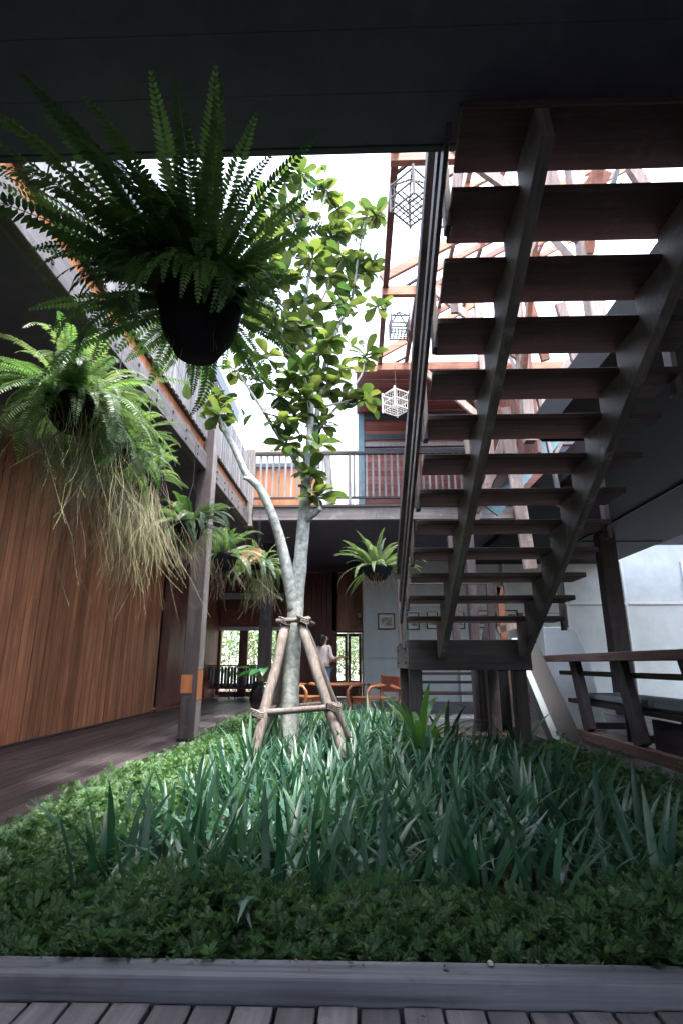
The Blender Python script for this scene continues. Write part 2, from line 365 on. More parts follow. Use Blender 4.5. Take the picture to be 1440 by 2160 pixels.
# upper house wall behind the left balcony
uw = thing('upper_house_wall', 'orange brown upper wall standing behind the left balcony boards', 'wall', (-5.2, 2, 4.05))
for i in range(34): box(-5.26, -5.2+random.uniform(0,.008), 2.5+i*.25+.003, 2.5+(i+1)*.25-.003, 4.03, 6.6).build('plank', 'orange', uw).matrix_parent_inverse = Matrix.Translation((5.2,-2,-4.05))

ur = thing('upper_eave', 'dark roof eave above the pale boards of the left balcony', 'roof', (-5, 6, 6.5))
MB().box(-4,2.25,-3.6,5.5,0,.12).build('underside','soffit_shade',ur)
for i in range(8): box(-4,2.2,-3.3+i*1.2,-3.2+i*1.2,-.13,-.002).build('rafter','dark_x',ur)
box(2.255,2.29,-3.6,5.5,-.1,.2).build('fascia','slate',ur)

def post(name, label, x0, x1, y0, y1, z0, z1, mat='dark_z'):
    t = thing(name, label, 'post', ((x0+x1)/2, (y0+y1)/2, z0)); a, b_ = (x1-x0)/2, (y1-y0)/2
    o = MB().box(-a, a, -b_, b_, 0, z1-z0).build('shaft', mat, t, bevel=.012); return t, a, b_
t, a, b_ = post('wooden_post', 'tall dark square post beside the left walkway with an orange patch', -2.41, -2.19, 7.71, 7.96, 0, 5.35)
MB().box(.1105, .114, -.127, .127, .53, .92).box(-.114, .04, -.131, -.1255, .62, .86).build('repair_patch', 'orange', t)
MB().box(-.115,.115,-.13,.13,0,.04).build('foot', 'bolt', t)
MB().box(.1105,.1135,-.122,.122,.93,5.3).box(.1105,.1135,-.122,.122,.05,.52).build('lit_face', 'grey_z', t)  # pale skin: skylight on the courtyard side put into the colour
t, a, b_ = post('wooden_post', 'short grey corner post where the two balconies meet', -2.39, -2.2, 11.01, 11.2, 3.8, 5.55, 'grey_z')
t, a, b_ = post('wooden_post', 'dark column standing behind the black jar', -2.32, -2.03, 13.0, 13.25, 0, 3.88)
t, a, b_ = post('wooden_post', 'dark post in front of the white panelled wall at the right', 5.42, 5.79, 12.0, 12.3, 0, 3.84)
# ================================================================== back balcony
bb = thing('balcony', 'back balcony with thin pale balusters over a grey fascia beam', 'balcony', (0,0,0))
box(-2.19, 3.4, 11.02, 11.16, 3.93, 4.2).build('fascia', 'grey_x', bb, bevel=.006)
box(-2.19, 3.4, 10.97, 11.3, 4.204, 4.25).build('floor_edge', 'dark_x', bb)
box(-2.4, 6, 11.17, 18.6, 3.97, 4.2).build('floor_underside', 'soffit', bb)
rl = MB().box(-2.19, 3.2, 11.03, 11.12, 5.42, 5.475).box(-2.19, 3.2, 11.05, 11.10, 4.41, 4.45).build('railing', 'dark_x', bb)
bl = unit('baluster', 'slat', .04, .03, .97)
x = -2.07
while x < 3.2:
    if not -.55 < x < -.1: inst('baluster', bl, rl, (x, 11.075, 4.451))
    x += .135
for x in (-.62, -.14, 1.08): box(x-.03, x+.03, 11.045, 11.105, 4.252, 5.42).build('railing_post', 'grey_z', bb)

# back upper house, red siding
rh = thing('red_house', 'red brown boarded upper house with blue grey corner post behind the back balcony', 'house', (0, 12.4, 4.2))
def hb(x0,x1,y0,y1,z0,z1): return box(x0,x1,y0-12.4,y1-12.4,z0-4.2,z1-4.2)
z = 4.22
while z < 7.0:
    h = .118
    if not (6.32 < z < 6.44 or 5.98 < z < 6.1): hb(.2, 6, 12.4+random.uniform(0,.006), 12.45, z, z+h-.006).build('siding_board', 'red_x', rh)
    z += h
hb(.05, .2, 12.36, 12.5, 4.2, 7.05).build('corner_post', 'teal', rh)
hb(.2, 6, 12.37, 12.44, 6.86, 7.02).build('head_beam', 'slate', rh)
hb(.2, 6, 12.37, 12.44, 6.32, 6.47).build('upper_rail', 'slate', rh)
hb(.2, 6, 12.37, 12.44, 5.95, 6.08).build('lower_rail', 'slate', rh)
hb(.22, 6, 12.33, 12.38, 6.13, 6.23).build('shutter_track', 'slat', rh)
hb(1.22, 1.29, 12.25, 12.32, 4.2, 6.2).build('downpipe', 'slat', rh)
for i in range(12): hb(.02, 6, 10.35+i*.17+.004, 10.35+(i+1)*.17-.004, 7.02+random.uniform(0,.006), 7.06).build('soffit_board', 'red_x', rh)
hb(-.02, 6, 10.28, 10.345, 6.99, 7.16).build('eave_board', 'frame_o', rh)
for x in (1.25, 2.6): MB().bar((x, -1.9, 2.78), (x, .0, 2.1), .06, .09).build('eave_bracket', 'frame_o', rh)
ow = thing('orange_wall', 'orange boarded wall seen through the balusters left of the tree', 'wall', (-1.7, 12.6, 4.2))
for i in range(9): box(-.95+i*.19, -.95+(i+1)*.19-.006, 0, .05, 0, 1.48+random.uniform(-.003,.003)).build('plank', 'orange', ow)
box(-.98, .8, -.06, .12, 1.5, 1.6).build('cap', 'slate', ow)
box(-.55, -.35, -.16, -.06, 0, .72).build('switch_box', 'slat', ow)
t = thing('leaning_board', 'dark board leaning behind the back railing beside the white house', 'board', (-.55, 11.9, 4.2)); MB().bar((0,0,0.02),(-.16,.25,1.75),.16,.05).build('plank', 'slate', t)
wh = thing('white_house', 'far white house seen past the blue grey corner post', 'house', (0, 30, -.14))
box(-12, 6, 0, 6, 0, 13.3).build('wall', 'plaster', wh)
for r_ in range(3):
    for q in range(8):
        f = box(-11.2+q*2.1, -10.0+q*2.1, -.08, .05, 1.5+r_*4, 3.4+r_*4).build('window', 'mat', wh)
        box(-11.1+q*2.1, -10.64+q*2.1, -.1, -.085, 1.6+r_*4, 3.3+r_*4).build('pane', 'wglass', f); box(-10.56+q*2.1, -10.1+q*2.1, -.1, -.085, 1.6+r_*4, 3.3+r_*4).build('pane', 'wglass', f)
box(-12.4, 6.4, -.4, 6.4, 13.32, 13.6).build('roof', 'plaster', wh)

# ================================================================== back ground-floor rooms
gw = thing('window_wall', 'red brown wall with open garden windows at the back left', 'wall', (-4, 18, 0))
def gb(x0,x1,y0,y1,z0,z1): return box(x0+4,x1+4,y0,y1,z0,z1)
gb(-9, -2.36, 0, .12, 2.18, 2.75).build('upper_panel', 'red_x', gw)
gb(-9, -2.36, .02, .12, 3.3, 3.96).build('top_panel', 'red_x', gw)
gb(-9, -2.36, .0, .12, 2.752, 3.05).build('middle_panel', 'red_z', gw)
gb(-4.9, -2.40, -.08, -.003, 3.07, 3.27).build('pale_strip', 'strip', gw)
gb(-9, -2.36, .03, .12, 3.052, 3.298).build('recess', 'dark_x', gw)
gb(-9, -2.36, -.05, .1, 2.06, 2.175).build('window_head', 'strip', gw)
for (a0, a1) in ((-4.66,-4.42), (-3.82,-3.55), (-2.62,-2.37), (-6.2,-5.95), (-9,-8.7)): gb(a0, a1, -.03, .13, 0, 2.055).build('mullion', 'red_z', gw)
for (a0, a1) in ((-8.69,-6.21), (-5.94,-4.67)): gb(a0, a1, 0, .12, 0, .42).build('lower_panel', 'red_x', gw)
for (a0, a1) in ((-4.41,-3.83), (-3.54,-2.63)): gb(a0, a1, 0, .1, 0, .16).build('low_sill', 'red_x', gw)
bw = thing('back_wall', 'dark brown boarded wall with double doors behind the standing person', 'wall', (-1, 18, 0))
def wb(x0,x1,y0,y1,z0,z1): return box(x0+1,x1+1,y0,y1,z0,z1)
x = -2.35
while x < -.82:
    wb(x+.003, x+.167, 0, .1+random.uniform(0,.006), 0, 3.96).build('plank', 'red_z', bw); x += .17
x = -.82
while x < .19:
    wb(x+.003, min(x+.112,.2), 0, .1+random.uniform(0,.006), 2.06, 3.96).build('plank', 'teak', bw); x += .115
wb(-2.35,.17,.115,.15,2.06,3.96).build('backing','dark_z',bw); wb(-2.35,-.825,.115,.15,0,2.058).build('lower_backing','dark_z',bw)
fd = thing('french_door', 'pair of glazed wooden doors with green garden behind the glass', 'door', (-.31, 17.96, 0))
MB().box(-.51,-.45,0,.14,0,2.05).box(.44,.5,0,.14,0,2.05).box(-.449,.439,0,.14,1.98,2.05).build('door_frame', 'red_z', fd)
for s_ in (-1, 1):
    x0 = -.445 if s_ < 0 else .003; x1 = x0+.432
    lf = MB().box(x0,x0+.09,.03,.09,.02,1.96).box(x1-.09,x1,.03,.09,.02,1.96).box(x0+.091,x1-.091,.03,.09,.02,.5).box(x0+.091,x1-.091,.03,.09,1.86,1.96).build('door_leaf', 'red_z', fd)
    box(x0+.091, x1-.091, .055, .062, .501, 1.859).build('pane', 'glass', lf)
    box(-.035 if s_ < 0 else .018, -.018 if s_ < 0 else .035, -.01, .028, .98, 1.1).build('handle', 'brass', lf)
t = thing('wall_lamp', 'small pale wall lamp on the boards right of the double doors', 'lamp', (.06, 17.9, 2.45)); MB().lathe([(.0,0),(.05,.02),(.07,.12),(.03,.16)], n=12).build('shade', 'strip', t, True); box(-.02,.02,.03,.1,.04,.1).build('bracket', 'bolt', t)
ww = thing('white_panel_wall', 'long white panelled wall at the back right behind the stairs', 'wall', (0, 16, 0))
box(.17, 6, 0, .15, 0, 3.96).build('panel', 'white', ww); box(6.001, 15, 0, .15, 0, 7.5).build('panel', 'white', ww)
for x0 in (.17,):
    box(x0, x0+.12, .151, 1.99, 0, 3.96).build('return_wall', 'white', ww)
mm = MB()
xs = [1.5, 2.9, 4.3, 6.05, 7.75, 9.5, 11.2]
for q in xs: mm.box(q-.03, q+.03, -.03, -.001, 0, 3.9)
mm2 = MB().box(.2, 13, -.036, -.001, 1.18, 1.245).box(4.35, 13, -.04, -.001, 2.66, 2.74).box(.2, 4.3, -.04, -.001, 2.5, 2.545).box(.2, 4.3, -.04, -.001, 2.66, 2.7)
for q in xs: box(q-.03, q+.03, -.055, -.001, 0, 3.9).build('upright_moulding', 'moulding', ww)
for (a0,a1,c0,c1) in ((.2,1.46,1.18,1.2),(6.09,7.71,1.18,1.245),(7.79,9.46,1.18,1.245),(9.54,13,1.18,1.245),(4.34,6.01,2.66,2.73),(6.09,7.71,2.66,2.73),(7.79,9.46,2.66,2.73),(9.54,13,2.66,2.73),(1.54,2.86,2.62,2.67),(2.94,4.26,2.62,2.67),(1.54,2.86,2.44,2.47),(2.94,4.26,2.44,2.47)):
    box(a0, a1, -.06, -.001, c0, c1).build('rail_moulding', 'moulding', ww)
dr = MB().box(4.62,4.74,-.09,-.036,0,2.42).box(4.76,5.9,-.07,-.036,0,2.42).build('door_casing', 'red_z', ww)
box(4.76, 5.95, -.08, -.071, 0.03, 2.4).build('door_leaf', 'white', ww)
for q in (4.68, 4.86): MB().lathe([(.0,-.02),(.03,-.01),(.03,.01),(0,.02)], (q,-.11,1.45), 8).build('knob', 'bolt', ww)
# pictures on the white wall
pics = [(797,832,1294,1328,'small landscape picture on the white wall left of the stairs'),(858,883,1292,1329,'leftmost framed picture seen behind the stair railing'),(900,922,1290,1327,'second framed picture seen between the stair treads'),
        (951,978,1290,1327,'framed picture just left of the middle brown upright'),(1003,1045,1288,1325,'widest framed picture seen between the stair stringers'),(1062,1090,1287,1323,'framed picture beside the right stair stringer')]
for i, (xa, xb, ya, yb, lb_) in enumerate(pics):
    p0 = P(xa, yb, Y=15.97); p1 = P(xb, ya, Y=15.97); wd = (p1.x-p0.x)/2; ht = (p1.z-p0.z)/2
    t = thing('picture', lb_, 'picture', ((p0.x+p1.x)/2, 15.97, (p0.z+p1.z)/2), group='framed pictures on the white wall'); e = .03
    MB().box(-wd,wd,-.03,.02,ht-e,ht).box(-wd,wd,-.03,.02,-ht,-ht+e).box(-wd,-wd+e,-.03,.02,-ht+e,ht-e).box(wd-e,wd,-.03,.02,-ht+e,ht-e).build('frame', 'bolt', t)
    box(-wd+e,wd-e,-.012,0,-ht+e,ht-e).build('mount', 'mat', t)
    box(-wd*.62,wd*.62,-.018,-.0125,-ht*.55,ht*.5).build('print', printm(i), t)

# ================================================================== staircase
st = thing('staircase', 'open tread dark wooden staircase climbing overhead from a low landing', 'staircase', (0,0,0))
def ty(k_): return 6.19 - .338*k_
def tz(k_): return 1.47 + .19*k_
for k_ in range(13):
    y0, z0 = ty(k_), tz(k_); x1 = 2.32
    tr = MB().add([(.55,y0,z0),(x1,y0,z0),(x1,y0+.39,z0),(.58,y0+.39,z0),(.55,y0,z0+.05),(x1,y0,z0+.05),(x1,y0+.39,z0+.05),(.58,y0+.39,z0+.05)],
                  [(0,3,2,1),(4,5,6,7),(0,1,5,4),(1,2,6,5),(2,3,7,6),(3,0,4,7)]).build('tread', 'tread', st, bevel=.007)
for x0 in (.93, 1.87):                      # two notched stringers under the treads
    pr_ = []; sl = .19/.338; thick = .26
    top = []
    for k_ in range(13):
        top += [(ty(k_)+.338+.01, tz(k_)-.001), (ty(k_)+.01, tz(k_)-.001)]
    top = [(6.56, 1.10), (6.56, tz(0)-.001)] + top[1:] 
    bot = [(ty(12)-.02, tz(12)-.22), (6.42, 1.06)]
    poly = top + bot
    n = len(poly); vs_ = [(x0, a, b) for a, b in poly] + [(x0+.07, a, b) for a, b in poly]
    fs_ = [tuple(range(n))[::-1], tuple(range(n, 2*n))] + [(i, (i+1)%n, n+(i+1)%n, n+i) for i in range(n)]
    o = MB().add(vs_, fs_).build('stringer', 'string', st)
    bmx = bmesh.new(); bmx.from_mesh(o.data); bmesh.ops.triangulate(bmx, faces=[f for f in bmx.faces if len(f.verts) > 4]); bmesh.ops.recalc_face_normals(bmx, faces=bmx.faces); bmx.to_mesh(o.data); bmx.free()
# landing
MB().box(.60, 2.02, 6.58, 6.66, .93, 1.28).build('landing_fascia', 'dark_x', st, bevel=.006)
for i in range(8): box(.60, 2.02, 6.665+i*.2, 6.665+i*.2+.195, 1.22, 1.28).build('landing_board', 'dark_x', st)
box(.575, .597, 6.6, 8.26, .95, 1.25).build('landing_lit_side', 'grey_y', st)  # paler than the fascia: light on this side put into its colour
MB().box(.562,.574,6.7,6.73,1.0,1.03).box(.562,.574,6.7,6.73,1.16,1.19).box(.562,.574,7.9,7.93,1.0,1.03).box(.562,.574,7.9,7.93,1.16,1.19).build('bolt', 'bolt', st)
for (x, y_) in ((.68, 6.75), (1.9, 6.75), (.68, 8.1), (1.9, 8.1)): box(x-.075, x+.075, y_-.075, y_+.075, -.1, 1.215).build('landing_post', 'dark_z', st, bevel=.008)
# railing on the left edge of the treads and on the right
def rail_line(x, dz, w_, h_, k0, k1, name, mat):
    return MB().bar((x, ty(k0)+.1, tz(k0)+dz), (x, ty(k1)+.1, tz(k1)+dz), w_, h_).build(name, mat, st, bevel=.006)
rail_line(.515, .86, .06, .14, -1.1, 12.6, 'handrail', 'dark_y')
rail_line(.525, .52, .03, .12, -1.1, 12.4, 'mid_rail', 'dark_y')
rail_line(.528, .25, .03, .12, -1.1, 12.2, 'low_rail', 'dark_y')
for k_ in range(-1, 13, 2):
    y0 = ty(k_)+.13; box(.532, .572, y0, y0+.09, tz(k_)-.1, tz(k_)+.84).build('railing_post', 'dark_z', st, bevel=.006)
for k_ in (0, 4, 8, 12):
    y0 = ty(k_)+.13; box(2.33, 2.37, y0, y0+.09, tz(k_)-.1, tz(k_)+.84).build('railing_post', 'dark_z', st)
MB().bar((2.35, ty(0)+.17, tz(0)+.87), (2.35, ty(12)+.17, tz(12)+.87), .06, .1).build('handrail', 'dark_y', st)
# landing railing posts beyond
MB().box(.60,.68,8.15,8.23,1.28,2.2).box(1.4,1.5,8.15,8.25,1.28,2.9).box(1.93,2.01,8.15,8.23,1.28,2.2).bar((.6,8.2,2.2),(2.02,8.2,2.2),.06,.08).build('landing_rail', 'dark_z', st)

# ================================================================== roof frame, right
rf = thing('roof_frame', 'open timber roof frame against the white sky above the stairs', 'roof frame', (0,0,0))
box(.46, .55, 3.2, 10.25, 6.95, 7.08).build('purlin', 'red_z', rf)
box(1.02, 1.10, 3.2, 10.25, 7.03, 7.15).build('purlin', 'red_z', rf)
for yv in (3.6, 5.15, 7.6, 9.95):
    MB().bar((.44, yv, 7.14), (4.6, yv, 9.6), .07, .15).build('rafter', 'frame_o', rf, bevel=.005)
    MB().bar((.44, yv+.02, 6.9), (2.55, yv+.02, 6.9), .09, .17).build('tie_beam', 'frame_o', rf, bevel=.005)
    MB().bar((.5, yv+.35, 7.0), (1.06, yv-.1, 7.07), .03, .04).build('tie_rod', 'iron', rf)
for yv in (3.9,4.3,4.75,5.6,6.1,6.55,7.05,8.1,8.55,9.0,9.5): MB().bar((1.12, yv, 7.54), (5.2, yv, 9.95), .06, .10).build('rafter', random.choice(['frame_o','frame','red_z']), rf)
for X_ in (1.7, 2.3, 3.0, 3.8):
    zz = 7.2+(X_-.44)*.591
    box(X_-.035, X_+.035, 3.2, 10.25, zz, zz+.09).build('purlin', 'frame', rf)
for yv in (5.15, 7.6, 9.95):
    box(2.52, 2.68, yv-.08, yv+.08, 4.2, 8.4).build('post', 'frame', rf, bevel=.008)
    MB().bar((2.6, yv, 5.6), (1.2, yv, 7.0), .07, .12).build('brace', 'frame', rf)
    MB().bar((2.6, yv-.05, 5.4), (2.6, yv-1.4, 7.4), .07, .12).build('brace', 'frame_o', rf)
    MB().bar((2.62, yv+.05, 5.2), (2.62, yv+1.3, 7.2), .06, .11).build('brace', 'frame', rf)
# posts and braces met by the view through the treads (pixel, pixel, depth)
for (xa, ya, xb, yb, Y_, w_, mat) in ((1062,860,1118,1200,8.6,.20,'frame'),(985,885,1008,1062,9.2,.22,'frame'),(950,560,958,660,6.9,.10,'frame'),(1018,780,1060,900,8.2,.10,'frame_o'),
        (1075,770,1120,930,8.4,.10,'frame_o'),(1200,760,1075,940,8.9,.12,'frame'),(1240,820,1150,1000,9.0,.05,'slat'),(1135,840,1180,1050,8.2,.05,'slat'),(1210,1010,1170,1065,8.6,.14,'frame_o'),
        (1100,700,1010,830,7.4,.07,'frame'),(1180,640,1215,760,7.0,.14,'frame'),(1130,500,1075,640,6.2,.05,'frame'),(1215,540,1265,640,6.2,.16,'frame'),(1300,540,1250,660,6.4,.05,'slat'),
        (1145,330,1170,430,5.0,.20,'frame'),(1270,360,1225,440,5.0,.22,'frame_o'),(1300,360,1280,430,5.1,.05,'slat'),(1330,350,1395,450,5.3,.14,'frame'),(970,330,958,430,5.0,.12,'frame'),
        (1060,930,1000,1100,9.4,.14,'frame'),(1255,660,1170,860,7.8,.14,'frame'),(1110,620,1150,760,7.2,.12,'frame_o')):
    MB().bar(P(xa,ya,Y=Y_), P(xb,yb,Y=Y_+.15), w_, .08, (0,1,0)).build('brace', mat, rf)
t = thing('painted_brace', 'pale blue diagonal timber seen through the middle stair treads', 'brace'); MB().bar(P(1210,872,Y=9.6), P(1035,1078,Y=9.6), .30, .06, (0,1,0)).build('board', 'teal', t); MB().bar(P(1165,872,Y=9.5), P(1000,1078,Y=9.5), .16, .08, (0,1,0)).build('batten', 'dark_x', t)
t = thing('upper_gable', 'red brown boarded upper wall behind the roof braces', 'wall', (0,0,0))
for i in range(14): box(2.85, 2.9+random.uniform(0,.006), 8.0+i*.31+.003, 8.0+(i+1)*.31-.003, 4.2, 6.2).build('plank', 'red_z', t)
# timber post and slanted braces below the wing
t, a, b_ = post('wooden_post', 'brown upright on the landing behind the lower treads', P(1000,1300,Y=9).x-.075, P(1000,1300,Y=9).x+.075, 9, 9.2, 0, 3.9, 'dark_z')
t = thing('easel_frame', 'slanted timber trestle standing behind the lower treads', 'trestle', (0,0,0))
for (xa,ya,xb,yb,mat) in ((1048,1238,1022,1345,'dark_z'),(1052,1238,1062,1345,'frame_o'),(1048,1330,1092,1318,'frame')): MB().bar(P(xa,ya,Y=9.6), P(xb,yb,Y=9.6), .11, .07, (0,1,0)).build('leg' if mat != 'frame' else 'crossbar', mat, t)
MB().bar(P(1022,1345,Y=9.6), (P(1022,1345,Y=9.6).x, 9.7, 0), .1, .07).build('leg', 'dark_z', t); MB().bar(P(1062,1345,Y=9.6), (P(1062,1345,Y=9.6).x, 9.7, 0), .1, .07).build('leg', 'frame_o', t)

# ================================================================== bench on the right, slanted board, small bench
lbn = thing('long_bench', 'long dark wooden bench with wide top rail and slanted supports at the right', 'bench', (3.0, 6.5, 0))
def nb(x0,x1,y0,y1,z0,z1): return box(x0,x1,y0-6.5,y1-6.5,z0,z1)
nb(-.16, .42, 4.6, 8.7, 1.035, 1.13).build('top_rail', 'bench', lbn, bevel=.006)
nb(.03, .07, 4.6, 8.6, .85, .91).build('back_rail', 'dark_y', lbn)
nb(.2, .24, 4.6, 6.4, .10, .42).build('underseat_shade', 'dark_y', lbn)  # dark sheet added to stand in for shade under the seat
nb(.12, .75, 4.6, 8.6, .46, .52).build('seat', 'dark_y', lbn)
for (y0, y1) in ((4.7, 6.25), (6.3, 8.0)): nb(.15, .7, y0, y1, .525, .62).build('cushion', 'cushion', lbn, bevel=.03)
nb(-.05, .05, 4.6, 8.6, .04, .16).build('base_rail', 'bench', lbn, bevel=.006)
for yv in (5.2, 6.55, 7.9):
    MB().bar((0.0, yv-6.5-.3, .16), (.02, yv-6.5+.03, 1.07), .09, .24).build('support', 'dark_z', lbn, bevel=.006)
    nb(.62, .72, yv-.05, yv+.05, 0, .455).build('leg', 'dark_z', lbn)
    nb(.05, .6, yv-.04, yv+.04, .16, .24).build('stretcher', 'dark_x', lbn)
sb = thing('slanted_board', 'white slanted board, lit edge and shaded face coloured in, leaning beside the stair landing', 'board', (2.45, 7.14, 0))
o = MB().bar((.14, 0, -.05), (.10, 1.45, 1.32), .30, .16, (0, -1, 1)).build('plank', 'soffit_shade', sb, bevel=.01)  # one white board: its shade coloured on this face, its light on the edge
MB().bar((-.055, -.10, -.05), (-.095, 1.36, 1.32), .085, .17, (0,-1,1)).build('lit_edge', 'palepaint', sb)
q = P(1208,1400,Y=9.2); t = thing('round_screen', 'pale rounded board standing behind the top of the slanted board', 'screen', (q.x,9.2,0))
pf = [(-.42,0),(.42,0),(.26,1.1),(.14,1.48),(.06,1.56),(-.06,1.59),(-.42,1.59)]
MB().add([(x_,0,z_) for x_,z_ in pf]+[(x_,.05,z_) for x_,z_ in pf],[tuple(range(7)),tuple(range(13,6,-1))]+[((i+1)%7,i,7+i,7+(i+1)%7) for i in range(7)]).build('board','white',t,bevel=.012)
rb = thing('slatted_bench', 'low slatted bench under the landing against the white wall', 'bench', (1.9, 12.2, 0))
for z0 in (.62, .80, .98): box(-.95, .7, .3, .34, z0-.03, z0+.03).build('back_slat', 'dark_x', rb)
box(-.95, .7, -.25, .28, .38, .43).build('seat', 'dark_x', rb)
for (x, y_) in ((-.9,-.2),(.65,-.2)): box(x-.03,x+.03,y_-.03,y_+.03,0,.38).build('leg','dark_z',rb)
for (x, y_) in ((-.9,.32),(.65,.32)): box(x-.03,x+.03,y_-.045,y_-.022,0,1.05).build('leg','dark_z',rb)
# cupboard, blackened to put in the shade, and tall box under the landing
cb = thing('dark_cabinet', 'dark cabinet standing under the landing beside the slanted board', 'cabinet', (2.2, 8.9, 0))
box(-.3,.10,-.2,.3,.05,.95).build('body','soffit_shade',cb,bevel=.01); box(-.33,.13,-.23,.33,.952,.99).build('top','soffit_shade',cb); box(-.28,-.105,-.215,-.202,.1,.9).build('door','soffit_shade',cb); box(-.095,.08,-.215,-.202,.1,.9).build('door','soffit_shade',cb)

# ================================================================== furniture at the back
def armchair(name, label, loc, rz):
    t = thing(name, label, 'chair', loc, rz, 'wooden armchairs round the low table')
    MB().box(-.36,.30,-.29,.29,.36,.40).build('seat', 'orange_x', t, bevel=.015)
    MB().bar((.34,-.30,0),(.44,-.30,.80),.06,.07,(1,0,0)).build('leg','orange_x',t,bevel=.008); MB().bar((.34,.30,0),(.44,.30,.80),.06,.07,(1,0,0)).build('leg','orange_x',t,bevel=.008)
    MB().bar((.405,-.268,.62),(.405,.268,.62),.035,.30).build('backrest','red_x',t,bevel=.008)
    for s_ in (-1,1):
        MB().tube([(-.34,s_*.32,0),(-.36,s_*.32,.2),(-.42,s_*.32,.36),(-.42,s_*.32,.5),(-.34,s_*.32,.585),(-.1,s_*.32,.62),(.15,s_*.32,.60),(.40,s_*.32,.52)],[.032,.03,.034,.03,.03,.032,.032,.028],8).build('arm','orange_x',t,True)
    box(-.34,-.31,-.28,.28,.28,.355).build('seat_rail','orange_x',t); return t
armchair('armchair', 'wooden armchair facing left beside the low table', (.33, 11.1, 0), radians(35))
armchair('armchair', 'wooden armchair half hidden behind the tree stakes', (-1.18, 11.3, 0), pi-radians(30))
t = thing('low_table', 'round red wooden table between the two armchairs', 'table', (-.35, 11.75, 0))
MB().lathe([(0,.575),(.48,.575),(.5,.59),(.5,.61),(.48,.625),(0,.625)], n=28).build('tabletop','orange_x',t,True)
for a_ in range(4): MB().bar((.3*cos(a_*pi/2+.7),.3*sin(a_*pi/2+.7),0),(.25*cos(a_*pi/2+.7),.25*sin(a_*pi/2+.7),.575),.05,.05).build('leg','red_z',t)
sf = thing('sofa', 'grey striped low sofa with wooden frame under the garden windows', 'sofa', (-3.72, 16.9, 0))
MB().box(-.83,.83,-.04,.03,.93,.98).box(-.83,-.78,-.04,.03,.28,.929).box(.78,.83,-.04,.03,.28,.929).box(-.779,.779,-.04,.03,.28,.33).build('frame','red_x',sf,bevel=.005)
for i in range(16): MB().tube([(-.73+i*.0975,-.01,.34),(-.73+i*.0975,-.02,.92)],.043,8).build('back_roll','cloth' if i%2 else 'clothd',sf,True)
box(-.8,.8,.04,.72,.3,.42).build('seat','clothd',sf,bevel=.03)
for (x,y_) in ((-.75,0),(.75,0),(-.75,.65),(.75,.65),(-.1,0),(.05,.1)): MB().tube([(x,y_,0),(x,y_,.3)],.018,6).build('leg','bolt',sf)
sb2 = thing('side_cabinet', 'dark red side cabinet left of the sofa', 'cabinet', (-4.5, 16.6, 0)); box(-.35,.1,-.3,.3,0,.5).build('body','red_x',sb2,bevel=.01); box(-.37,.12,-.32,.32,.502,.54).build('top','red_x',sb2)
jr = thing('black_jar', 'large black glazed jar holding a broad leaved plant', 'jar', (-1.93, 11.75, 0))
MB().lathe([(0,0),(.17,0),(.25,.12),(.30,.30),(.29,.45),(.22,.57),(.19,.60),(.22,.64),(.205,.65),(.17,.60),(0,.56)], n=28).build('body','jar',jr,True)
def blade(L, W, droop, n=6, fold=.25, tw=0, taper=.5):
    V = []; F_ = []; x = 0; z = 0; e = 0
    for i in range(n+1):
        s = i/n; wv = W/2*min(1, (s*3+.35))*(1-max(0,(s-taper)/(1-taper))**2.2)+.0008
        V += [(x,-wv,z+fold*wv),(x,0,z),(x,wv,z+fold*wv)]
        e += droop/n*(.3+1.4*s); x += cos(e)*L/n; z -= sin(e)*L/n
    for i in range(n):
        for j in range(2): F_.append((i*3+j,i*3+j+1,i*3+j+4,i*3+j+3))
    return V, F_
def leafmesh(name, L, W, droop, mat, **k_):
    V, F_ = blade(L, W, droop, **k_); return MB().add(V, F_).mesh(name, mat, True)
def orient(az, el, roll=0, sc=1.0, loc=(0,0,0)):   # leaf along local +X pointed to azimuth/elevation
    return Matrix.Translation(loc) @ Matrix.Rotation(az,4,'Z') @ Matrix.Rotation(-el,4,'Y') @ Matrix.Rotation(roll,4,'X') @ Matrix.Scale(sc,4)
ob = [leafmesh('leaf', .42, .20, d, 'broad', taper=.3, fold=.2) for d in (.7, 1.2)]
jp = thing('broad_leaf_plant', 'broad leaved green plant growing in the black jar', 'plant', (-1.93, 11.75, .58))
for i in range(9):
    a_ = i*2.4; ln = .25+.1*random.random(); e_ = random.uniform(.5,1.2)
    MB().tube([(0,0,0),(cos(a_)*ln*.5*cos(e_),sin(a_)*ln*.5*cos(e_),ln*.6),(cos(a_)*ln*cos(e_),sin(a_)*ln*cos(e_),ln)],.008,5).build('stem','rachis',jp)
    inst('leaf', random.choice(ob), jp, mat=orient(a_, random.uniform(-.1,.7), random.uniform(-.4,.4), random.uniform(.75,1.05),(cos(a_)*ln*cos(e_),sin(a_)*ln*cos(e_),ln)))
inst('leaf', ob[0], jp, mat=orient(pi*1.02, .1, .5, 1.15, (-.12,-.05,.22)))
for (nm,lbl,px_,py_,Y_,sc_) in (('potted_palm','dark potted plant with arching leaves under the landing',1040,1500,9.9,1.0),):
    g = P(px_,py_,Y=Y_); t = thing(nm,lbl,'plant',(g.x,Y_,0))
    MB().lathe([(0,0),(.16,0),(.24,.42),(.26,.42),(.24,.46),(0,.42)],n=20).build('pot','black',t,True)
    for i in range(10): inst('leaf', ob[i%2], t, mat=orient(i*2.4, random.uniform(.3,1.1), 0, .9,(0,0,.42)))
